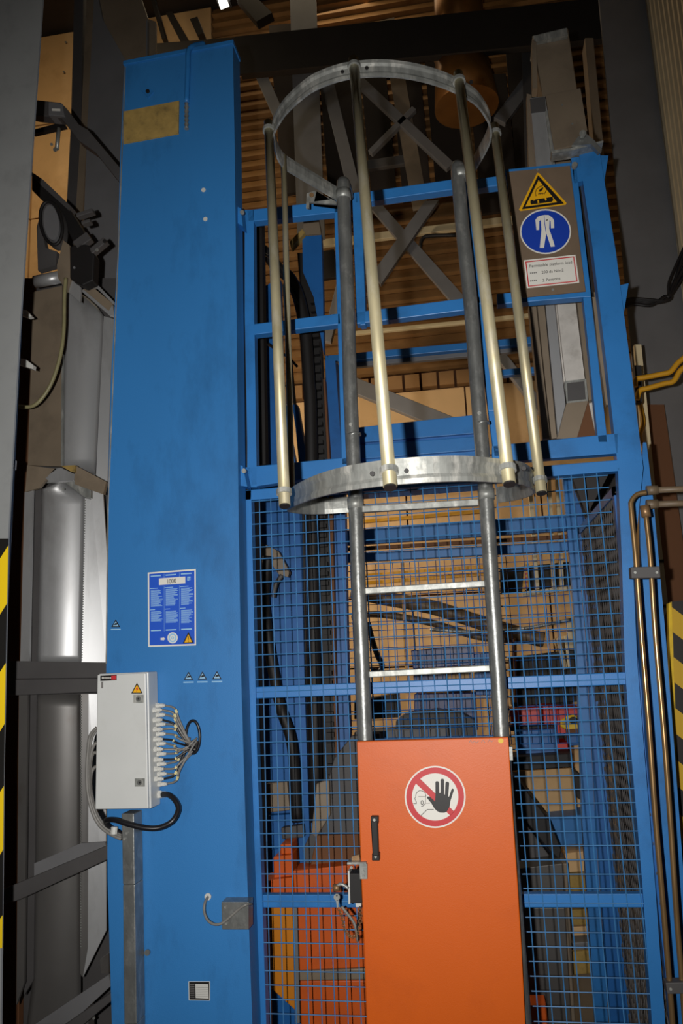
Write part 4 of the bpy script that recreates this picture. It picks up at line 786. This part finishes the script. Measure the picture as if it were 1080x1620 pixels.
item('orange_cabinet', 'old orange cabinet with grey band behind the lower left mesh', 'cabinet', [
    ('upper_front', [(463, 1378), (574, 1366), (578, 1426), (466, 1428)], ORANGE_OLD, 0.02), ('front', [(470, 1430), (580, 1428), (583, 1530), (473, 1536)], ORANGE_OLD, 0), ('grey_band', [(472, 1536), (583, 1532), (584, 1550), (473, 1552)], SHEET_BROWN, -0.01), ('base_front', [(474, 1552), (584, 1551), (590, 1640), (476, 1640)], ORANGE_OLD, 0.0),
    ('left_door', [(416, 1434), (462, 1432), (468, 1600), (424, 1560)], mat('amber_paint', (204, 124, 14), 0.5, var=0.1), 0.03), ('grey_post', [(462, 1430), (471, 1430), (474, 1620), (466, 1620)], GREY_MID, 0.0), ('left_block', [(414, 1394), (463, 1388), (466, 1430), (416, 1432)], ORANGE_OLD, 0.05), ('small_block', [(432, 1356), (461, 1352), (463, 1388), (433, 1390)], ORANGE_OLD, 0.08), ('top_knob', [(443, 1336), (460, 1335), (461, 1351), (444, 1352)], ORANGE_OLD, 0.1)], 3.0, 0.12)
item('orange_machine', 'low orange machine foot at the bottom beside the guard', 'machine foot', [('foot', [(832, 1590), (864, 1590), (868, 1640), (836, 1640)], ORANGE_OLD, -0.05)], 3.6, 0.1)
item('dark_chute', 'large dark grey sheet metal chute left of the orange guard', 'chute', [('chute_face', [(556, 1164), (600, 1160), (610, 1380), (486, 1376), (478, 1345), (500, 1300), (520, 1230), (528, 1200)], GREY_DARK, 0), ('chute_base', [(500, 1322), (600, 1318), (604, 1372), (490, 1374)], BROWN, -0.03), ('worn_edge', [(500, 1240), (520, 1232), (522, 1290), (500, 1325), (492, 1320)], SHEET_BROWN, -0.03)], 3.12, 0.04)
item('grey_tank', 'grey box partly hidden behind the lower left mesh', 'box', [('face', [(420, 1240), (454, 1236), (458, 1282), (424, 1286)], SHEET_BROWN, 0), ('blue_part', [(424, 1290), (462, 1288), (466, 1340), (426, 1345)], BLUE_DARK, 0.02), ('clamp', [(444, 1310), (478, 1305), (480, 1325), (446, 1328)], GREY_DARK, -0.04)], 3.24, 0.04)
o = obj('large_pipe', MB().tube(smooth_path([W(x, y, 4.9) for x, y in ((556, 935), (600, 945), (680, 960), (760, 985), (840, 1008), (860, 1012))]), 0.045, 14), HOSE, smooth=True); tag(o, 'thick brown grey pipe sloping down behind the ladder rungs', 'pipe')
o = obj('large_pipe', MB().tube(smooth_path([W(x, y, 4.95) for x, y in ((556, 975), (600, 972), (680, 985), (760, 1008), (830, 1012))]), 0.022, 12), HOSE, smooth=True); tag(o, 'thinner dark pipe running under the thick sloping pipe', 'pipe')
o = obj('steel_tube', MB().tube(smooth_path([W(x, y, 4.6) for x, y in ((680, 996), (760, 1000), (830, 994), (905, 980))]), 0.010, 10), GALV, smooth=True); tag(o, 'thin bright steel tube under the sloping pipes', 'pipe')
o = obj('black_hose', MB().tube(smooth_path([W(x, y, 4.5) for x, y in ((582, 985), (588, 1010), (596, 1035), (604, 1052), (600, 1062), (588, 1060))]), 0.016, 10), CABLE_BLK, smooth=True); tag(o, 'black hose curling down beside the left ladder rail', 'hose')
mb = MB(); mb.pbar((636, 890), (643, 1065), 5, 4.8, 0.03); o = obj('yellow_pole', mb, CABLE_YEL); tag(o, 'slim yellow upright pole behind the mesh between the ladder rails', 'pole')
for lab, a, b in (('upper thin yellow rail across the beige wall', (560, 826), (770, 808)), ('middle thin yellow rail across the beige wall', (556, 912), (770, 896)), ('lower thin yellow rail across the beige wall', (556, 924), (770, 907))):
    mb = MB(); mb.pbar(a, b, 5, 5.2, 0.03); o = obj('yellow_rail', mb, CABLE_YEL); tag(o, lab, 'rail', 'thin yellow rails')
t = thing('yellow_sign', 'small slanted orange-yellow sign with dark marks right of the ladder', 'sign', W(832, 938, 4.6))
obj('plate', MB().quad([(829, 894), (837, 891), (836, 930), (826, 938)], 4.6, 0.01), CABLE_YEL, t); mk = MB()
decal('sign_marks', t, [([(830, 900+k*7), (834, 898+k*7), (834, 901+k*7), (830, 903+k*7)], 0) for k in range(5)], 4.598, [PRED])
fr = thing('pale_rack', 'pale cream upright rack behind the mesh near the rear blue post', 'rack', W(870, 938, 4.7))
for a, b, w_ in (((837, 752), (850, 932), 6), ((868, 752), (876, 932), 6), ((881, 752), (889, 932), 6), ((826, 940), (905, 930), 7)):
    mb = MB(); mb.pbar(a, b, w_, 4.7, 0.04); obj('rack_bar', mb, CREAM, fr)
item('dark_cabinet', 'dark cabinet below the pale rack behind the right mesh', 'cabinet', [('front', [(806, 1040), (908, 1028), (912, 1110), (810, 1118)], BLACK, 0), ('pale_rod', [(812, 1010), (817, 1010), (818, 1112), (813, 1112)], BROWN, -0.05), ('leg', [(880, 1010), (886, 1008), (898, 1058), (892, 1060)], CREAM, -0.06), ('leg', [(892, 1006), (897, 1005), (903, 1055), (898, 1056)], CREAM, -0.06), ('plinth', [(820, 1116), (905, 1108), (925, 1330), (850, 1335)], ROOF, 0.1)], 4.9)
item('dark_shelf', 'dark recess of shelving behind the right mesh above the yellow sign', 'shelf', [('back', [(790, 900), (905, 888), (906, 925), (792, 940)], BLACK, 0)], 5.3, 0.05)
item('cream_post', 'cream wall post just left of the rear blue posts', 'post', [('face', [(896, 985), (910, 983), (920, 1110), (906, 1112)], CREAM, 0)], 5.0, 0.05)

# ================================================================== left machinery
Yd = 2.9
for lab, Yq, top, parts in (
  ('long upper silver sheet housing left of the blue column', Yd+0.08, 0, [
    ('left_sheet', [(52, 462), (98, 452), (97, 738), (44, 736)], SHEET_BROWN, 0.03), ('edge_seam', [(97.5, 560), (99.5, 560), (99, 738), (96.5, 738)], GALV, 0.0),
    ('centre_sheet', [(104, 448), (150, 480), (164, 500), (152, 752), (97, 738)], SHEET, 0.05), ('right_flange', [(164, 500), (181, 505), (175, 600), (170, 762), (152, 752)], SHEET, -0.01)]),
  ('tall silver sheet metal duct left of the blue column with welded seam', Yd, 0, [
    ('left_flange', [(39, 778), (52, 775), (46, 1048), (32, 1048)], SHEET, -0.04), ('return_sheet', [(52, 770), (66, 764), (59, 1048), (46, 1048)], GREY_DARK, 0.04), ('centre_sheet', [(66, 764), (104, 762), (134, 785), (129, 1048), (59, 1048)], SHEET, 0.06),
    ('weld_strip', [(134, 788), (144, 790), (140, 1048), (129, 1048)], SHEET, 0.03), ('right_flange', [(144, 775), (163, 782), (169, 875), (168, 1048), (140, 1048)], SHEET, -0.02), ('top_fold', [(66, 764), (74, 752), (118, 756), (144, 775), (144, 788), (134, 787), (104, 764)], GALV, 0.02)]),
  ('lower silver and rust-streaked duct section beside the blue column', Yd, 0, [
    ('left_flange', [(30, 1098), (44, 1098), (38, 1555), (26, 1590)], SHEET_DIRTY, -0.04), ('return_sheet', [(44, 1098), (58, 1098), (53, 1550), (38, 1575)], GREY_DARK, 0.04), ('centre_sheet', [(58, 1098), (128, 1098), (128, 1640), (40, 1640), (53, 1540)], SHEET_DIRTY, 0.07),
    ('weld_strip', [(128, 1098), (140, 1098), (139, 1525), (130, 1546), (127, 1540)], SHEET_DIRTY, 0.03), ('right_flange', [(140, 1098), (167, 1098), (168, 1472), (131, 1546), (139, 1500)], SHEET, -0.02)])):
    pts = [p for _, q, _, _ in parts for p in q]
    t = thing('sheet_duct', lab, 'duct', W(sum(p[0] for p in pts)/len(pts), max(p[1] for p in pts), Yq), 'sheet metal duct sections')
    for nm, q, m, dy in parts:
        if nm == 'centre_sheet':      # a gently rolled sheet, turned toward the walkway
            pl = MB(); ymn, ymx = min(p[1] for p in q), max(p[1] for p in q); lefts = sorted(q, key=lambda p: p[0]); 
            def span(y):
                xs = []
                for (xa, ya), (xb, yb) in zip(q, q[1:]+q[:1]):
                    if (ya-y)*(yb-y) <= 0 and ya != yb: xs.append(xa+(xb-xa)*(y-ya)/(yb-ya))
                return min(xs), max(xs)
            ys = [ymn+0.5+(ymx-ymn-1)*i/24 for i in range(25)]; K = 10; vs = []; ff = []
            for y in ys:
                a, b = span(y)
                for k in range(K+1):
                    u = k/K; vs.append(W(a+(b-a)*u, y, Yq+dy-0.02+0.055*u*u))
            for i in range(24):
                for k in range(K): ff.append((i*(K+1)+k, (i+1)*(K+1)+k, (i+1)*(K+1)+k+1, i*(K+1)+k+1))
            pl.add(vs, ff); o = obj(nm, pl, m, t, smooth=True); so = o.modifiers.new('thickness', 'SOLIDIFY'); so.thickness = 0.003; so.offset = 0
        elif nm in ('right_flange', 'weld_strip'):
            x0_, x1_ = min(p[0] for p in q), max(p[0] for p in q); y_ = Yq+(0.06 if nm == 'weld_strip' else 0.05)
            obj(nm, MB().prism([W(x, y, y_+(x-x0_)*0.0012) for x, y in q], (0, 0.006, 0)), m, t)
        else: obj(nm, MB().quad(q, Yq+dy, 0.012), m, t)
t = thing('backing_sheet', 'added dark sheet blocking back light behind the silver ducts at the left', 'housing', W(110, 1620, 3.2))
obj('backing_face', polybar([(440, 30, 200), (760, 20, 200), (1050, 14, 200), (1620, 10, 210)], 3.2, 0.02), GREY_DARK, t)  # added sheet keeps the lit hall from showing through the duct gaps
# weld beads
mb = MB(); random.seed(2)
for k in range(64):
    y = 792+k*4; x = 134.5-5*(y-790)/258
    mb.disc(W(x, y, Yd+0.055), (0, -1, 0), 0.0028, 0.003, 6)
for k in range(95):
    y = 1102+k*4.2; mb.disc(W(128.5, y, Yd+0.055), (0, -1, 0), 0.0028, 0.003, 6)
o = obj('weld_bead', mb, GALV, kind='stuff'); o['label'] = 'dotted weld bead down the silver duct seam'; o['category'] = 'weld'
t = thing('duct_collar', 'folded sheet metal collar where the upper and lower ducts meet', 'collar', W(100, 778, Yd-0.05))
obj('brown_plate', MB().quad([(118, 740), (122, 738), (168, 762), (163, 782), (118, 766)], Yd-0.06, 0.02), SHEET_BROWN, t)
obj('left_plate', MB().quad([(43, 736), (90, 742), (78, 752), (62, 772), (40, 778)], Yd-0.05, 0.015), SHEET_BROWN, t)
obj('hook_plate', MB().quad([(72, 757), (86, 742), (96, 740), (118, 750), (117, 760), (80, 763)], Yd-0.05, 0.02), SHEET, t)
bolt(t, 101, 774, Yd-0.02, 0.005, GALV, 0.004); obj('timber_chip', MB().quad([(96, 737), (119, 736), (119, 747), (112, 746)], Yd-0.07, 0.02), YPATCH, t)
# horizontal and slanted dark beams crossing the duct
t = thing('cross_beam', 'dark steel angle crossing level in front of the silver duct', 'beam', W(90, 1100, Yd-0.1))
obj('upper_web', MB().quad([(0, 1046), (30, 1046), (170, 1048), (170, 1072), (0, 1074)], Yd-0.09, 0.02), GREY_DARK, t); obj('lower_web', MB().quad([(0, 1075), (170, 1073), (170, 1094), (30, 1100), (0, 1100)], Yd-0.11, 0.04), GREY_DARK, t, bevel=0.003)
for lab, top, fr_ in (('upper slanting dark steel angle in front of the lower duct', [(54, 1366), (128, 1334), (166, 1332), (168, 1340), (54, 1386)], [(2, 1408), (168, 1338), (174, 1336), (174, 1358), (30, 1424), (2, 1432)]),
                      ('lower slanting dark steel angle at the bottom left corner', [(56, 1620), (172, 1542), (175, 1560), (110, 1620)], [(84, 1634), (176, 1570), (176, 1584), (110, 1640)])):
    t = thing('cross_beam', lab, 'beam', W(100, fr_[-1][1], Yd-0.1)); obj('top_flange', MB().quad(top, Yd-0.10, 0.01), GREY_MID, t); obj('front_flange', MB().quad(fr_, Yd-0.12, 0.02), GREY_DARK, t, bevel=0.003)
t = thing('conduit_box', 'small dark fitting with bent pipe under the lowest slanting angle', 'fitting', W(140, 1630, Yd-0.05))
obj('fitting_body', MB().quad([(116, 1600), (138, 1590), (140, 1640), (116, 1640)], Yd-0.05, 0.05), GREY_DARK, t, bevel=0.004); obj('bent_pipe', MB().tube(smooth_path([W(x, y, Yd-0.06) for x, y in ((120, 1608), (126, 1608), (128, 1616), (126, 1640))]), 0.008, 8), GALV, t, smooth=True); bolt(t, 149, 1610, Yd-0.05, 0.005)
o = obj('small_bracket', MB().quad([(158, 1518), (166, 1512), (172, 1508), (172, 1540), (160, 1540)], Yd-0.03, 0.03), SHEET_DIRTY); tag(o, 'small grey bracket beside the blue column near the bottom left', 'bracket')
# grey painted hall column in the foreground with hazard tape
t = thing('grey_column', 'grey painted steel column at the extreme left with yellow and black tape', 'column', down(W(0, 1620, 2.1)))
obj('column_face', polybar([(-40, -300, 70), (320, -300, 45), (520, -300, 31), (853, -300, 12.5), (1200, -300, 5), (1620, -300, 1)], 2.10, 0.008), GREY_POST, t)
obj('column_web', polybar([(-40, -300, 30), (1620, -300, -60)], 2.108, 0.12), GREY_POST, t)
obj('hazard_tape', polybar([(852, -40, 13), (1000, -40, 9.5), (1200, -40, 6), (1500, -40, 3)], 2.097, 0.002), HAZ_L, t)
obj('groove', polybar([(0, 6, 7.5), (320, 16, 17), (520, 5, 6)], 1.6985, 0.001), GREY_DARK, t) if False else None
# brown board behind, dark uprights and far sheets on the upper left
o = obj('brown_board', polybar([(440, 20, 52), (760, 8, 44), (1050, -10, 34), (1620, -20, 30)], 3.15, 0.03), BROWN); tag(o, 'dark brown board standing between the grey column and the silver duct', 'board')
t = thing('cable_duct', 'dark vertical trunking with a brown strip left of the blue column top', 'trunking', W(130, 460, 3.6))
obj('dark_channel', polybar([(-30, 118, 132), (200, 112, 128), (460, 98, 116)], 3.6, 0.10), GREY_DARK, t); obj('brown_strip', polybar([(-30, 138, 150), (200, 128, 138), (460, 112, 124)], 3.58, 0.10), SHEET_BROWN, t)
t = thing('machine_guard', 'tall brown grey sheet guard behind the top left of the blue column', 'guard', W(175, 480, 3.45))
obj('main_sheet', MB().quad([(150, -30), (162, 30), (200, 98), (190, 300), (184, 520), (128, 470), (138, 200)], 3.50, 0.02), GREY_MID, t)
obj('upper_sheet', MB().quad([(150, -30), (214, -30), (234, 30), (246, 34), (246, 90), (200, 98), (164, 36)], 3.52, 0.02), SHEET_BROWN, t); obj('edge_seam', MB().quad([(231, 32), (233.5, 32), (233, 90), (231, 90)], 3.49, 0.02), GREY_MID, t)
t = thing('bent_bracket', 'black bent steel arm reaching from the grey column to the blue column', 'arm', W(190, 280, 2.75))
obj('arm_tube', MB().quad([(46, 157), (60, 158), (96, 162), (106, 172), (124, 196), (138, 204), (192, 268), (190, 290), (150, 240), (124, 222), (96, 186), (56, 182), (44, 180)], 2.75, 0.05), GREY_DARK, t, bevel=0.004)
obj('arm_sleeve', MB().quad([(76, 160), (98, 163), (102, 184), (76, 182)], 2.74, 0.06), GREY_MID, t, bevel=0.004); obj('white_label', MB().quad([(82, 171.5), (95, 172), (95, 175.5), (82, 175)], 2.738, 0.002), WHITE, t)
t = thing('glass_lamp_head', 'small clear metal fitting hanging under the black arm', 'fitting', W(90, 240, 2.8))
obj('stem', MB().tube([W(93, 203, 2.8), W(90, 236, 2.8)], 0.009, 8), GALV, t, smooth=True); bolt(t, 88, 237, 2.8, 0.010); bolt(t, 82, 229, 2.8, 0.006); obj('strap', MB().quad([(50, 206), (100, 192), (104, 200), (52, 212)], 2.82, 0.02), BLACK, t)
t = thing('drive_belt_arm', 'dark slanting drive cover behind the round grey wheel', 'cover', W(130, 380, 2.85))
obj('cover_sheet', MB().quad([(50, 272), (66, 288), (108, 328), (136, 372), (120, 392), (100, 350), (50, 300)], 2.85, 0.05), BLACK, t, bevel=0.004); obj('cover_edge', MB().quad([(50, 272), (68, 284), (112, 326), (108, 332), (66, 294), (50, 278)], 2.84, 0.05), GREY_DARK, t)
t = thing('pulley_wheel', 'round grey pulley wheel with a raised dark rim at upper left', 'wheel', W(82, 390, 2.78))
mb = MB(); mb.quad(ell(81, 353, 19, 35, 32, shear=0.5), 2.80, 0.04); obj('wheel_disc', mb, GREY_DARK, t)
rp_ = [W(x, y, 2.79) for x, y in ell(81, 353, 17.5, 33, 36, shear=0.5)]; rp_.append(rp_[0]); obj('wheel_rim', MB().tube(rp_, 0.007, 8, cap=False), BLACK, t, smooth=True)
obj('wheel_face', MB().quad(ell(81, 352, 12.5, 27, 28, shear=0.5), 2.785, 0.02), GREY_MID, t)
obj('wheel_housing', MB().quad([(62, 345), (72, 392), (90, 398), (88, 420), (60, 428), (58, 360)], 2.84, 0.03), GREY_DARK, t)
t = thing('limit_switch', 'black limit switch box with levers below the pulley wheel', 'switch', W(130, 452, 2.70))
obj('switch_body', MB().quad([(110, 390), (124, 384), (142, 388), (149, 404), (147, 444), (130, 452), (110, 440)], 2.70, 0.05), BLACK, t, bevel=0.006)
for a, b, w_ in (((140, 400), (166, 378), 9), ((118, 388), (140, 372), 14), ((120, 340), (146, 332), 6), ((128, 352), (142, 348), 5)):
    mb = MB(); mb.pbar(a, b, w_, 2.70, 0.03); obj('lever', mb, GREY_DARK, t, bevel=0.003)
bolt(t, 154, 396, 2.69, 0.007); bolt(t, 118, 424, 2.695, 0.005, GREY_MID); bolt(t, 166, 382, 2.69, 0.008, BLACK)
obj('mount_plate', MB().quad([(100, 380), (110, 388), (112, 442), (106, 462), (92, 440), (90, 420)], 2.76, 0.01), SHEET_BROWN, t)
obj('lower_plate', MB().quad([(106, 455), (116, 442), (128, 455), (127, 478), (106, 460)], 2.77, 0.01), SHEET, t)
obj('round_tube', MB().tube([W(56, 446, 2.82), W(97, 438, 2.82)], 0.026, 16), SHEET, t, smooth=True)
t = thing('tilted_channel', 'bright silver channel slanting down to the blue column below the switch', 'channel', W(176, 496, 2.8))
obj('channel_web', MB().quad([(130, 458), (144, 452), (178, 480), (175, 497), (170, 495)], 2.82, 0.01), SHEET_BROWN, t); obj('channel_edge', MB().quad([(128, 460), (132, 458), (172, 492), (178, 482), (181, 500), (172, 498)], 2.80, 0.02), SHEET, t)
obj('upper_edge', MB().quad([(140, 455), (152, 448), (181, 478), (180, 482), (150, 453)], 2.79, 0.02), SHEET, t)
o = obj('olive_hose', MB().tube(smooth_path([W(x, y, 2.72) for x, y in ((104, 440), (102, 470), (101, 520), (96, 560), (84, 600), (68, 628), (50, 643), (25, 643))]), 0.0075, 10), mat('olive_hose', (138, 132, 96), 0.45, var=0.1, scale=30), smooth=True); tag(o, 'olive grey hose curving down from the switch to the grey column', 'hose')
for lab, q in (('upper white clip behind the grey column edge', [(32, 488), (42, 491), (50, 500), (44, 502), (30, 497)]), ('lower white clip behind the grey column edge', [(28, 566), (40, 568), (53, 578), (52, 584), (28, 576)])):
    o = obj('white_clip', MB().quad(q, 2.6, 0.02), PLAST); tag(o, lab, 'clip')
t = thing('small_socket', 'tiny grey socket plate on the edge of the grey column', 'socket', W(22, 742, 2.2)); obj('socket_plate', MB().quad([(17, 727), (24, 728), (23, 743), (17, 743)], 2.2, 0.01), GREY_MID, t); decal('socket_mark', t, [([(20, 731), (22, 731), (22, 734), (20, 734)], 0), ([(20, 736), (22, 736), (22, 739), (20, 739)], 0)], 2.2, [WHITE])
for k, (x, y) in enumerate(((106, 22), (104, 67), (101, 114), (98, 170), (89, 310))):
    bolt(wb, x, y, 7.0, 0.012, GALV, 0.006, 'rivet')
# ---- dark sheets standing in for the darkness of the roof space beyond the hoop
t = thing('roof_darkness', 'dark sheets painting in the roof darkness beyond the safety cage hoop', 'shade panel', W(600, 260, 6.6))
for x0, x1, ya, yb in ((425, 470, 40, 300), (500, 560, 60, 330), (565, 605, 60, 300), (615, 660, 60, 310), (668, 730, 60, 300), (740, 800, 120, 330), (800, 840, 80, 330)):
    obj('darkness_panel', MB().quad([(x0, ya), (x1, ya-4), (x1+22, yb), (x0+22, yb+8)], 6.62, 0.04), CEILM, t)
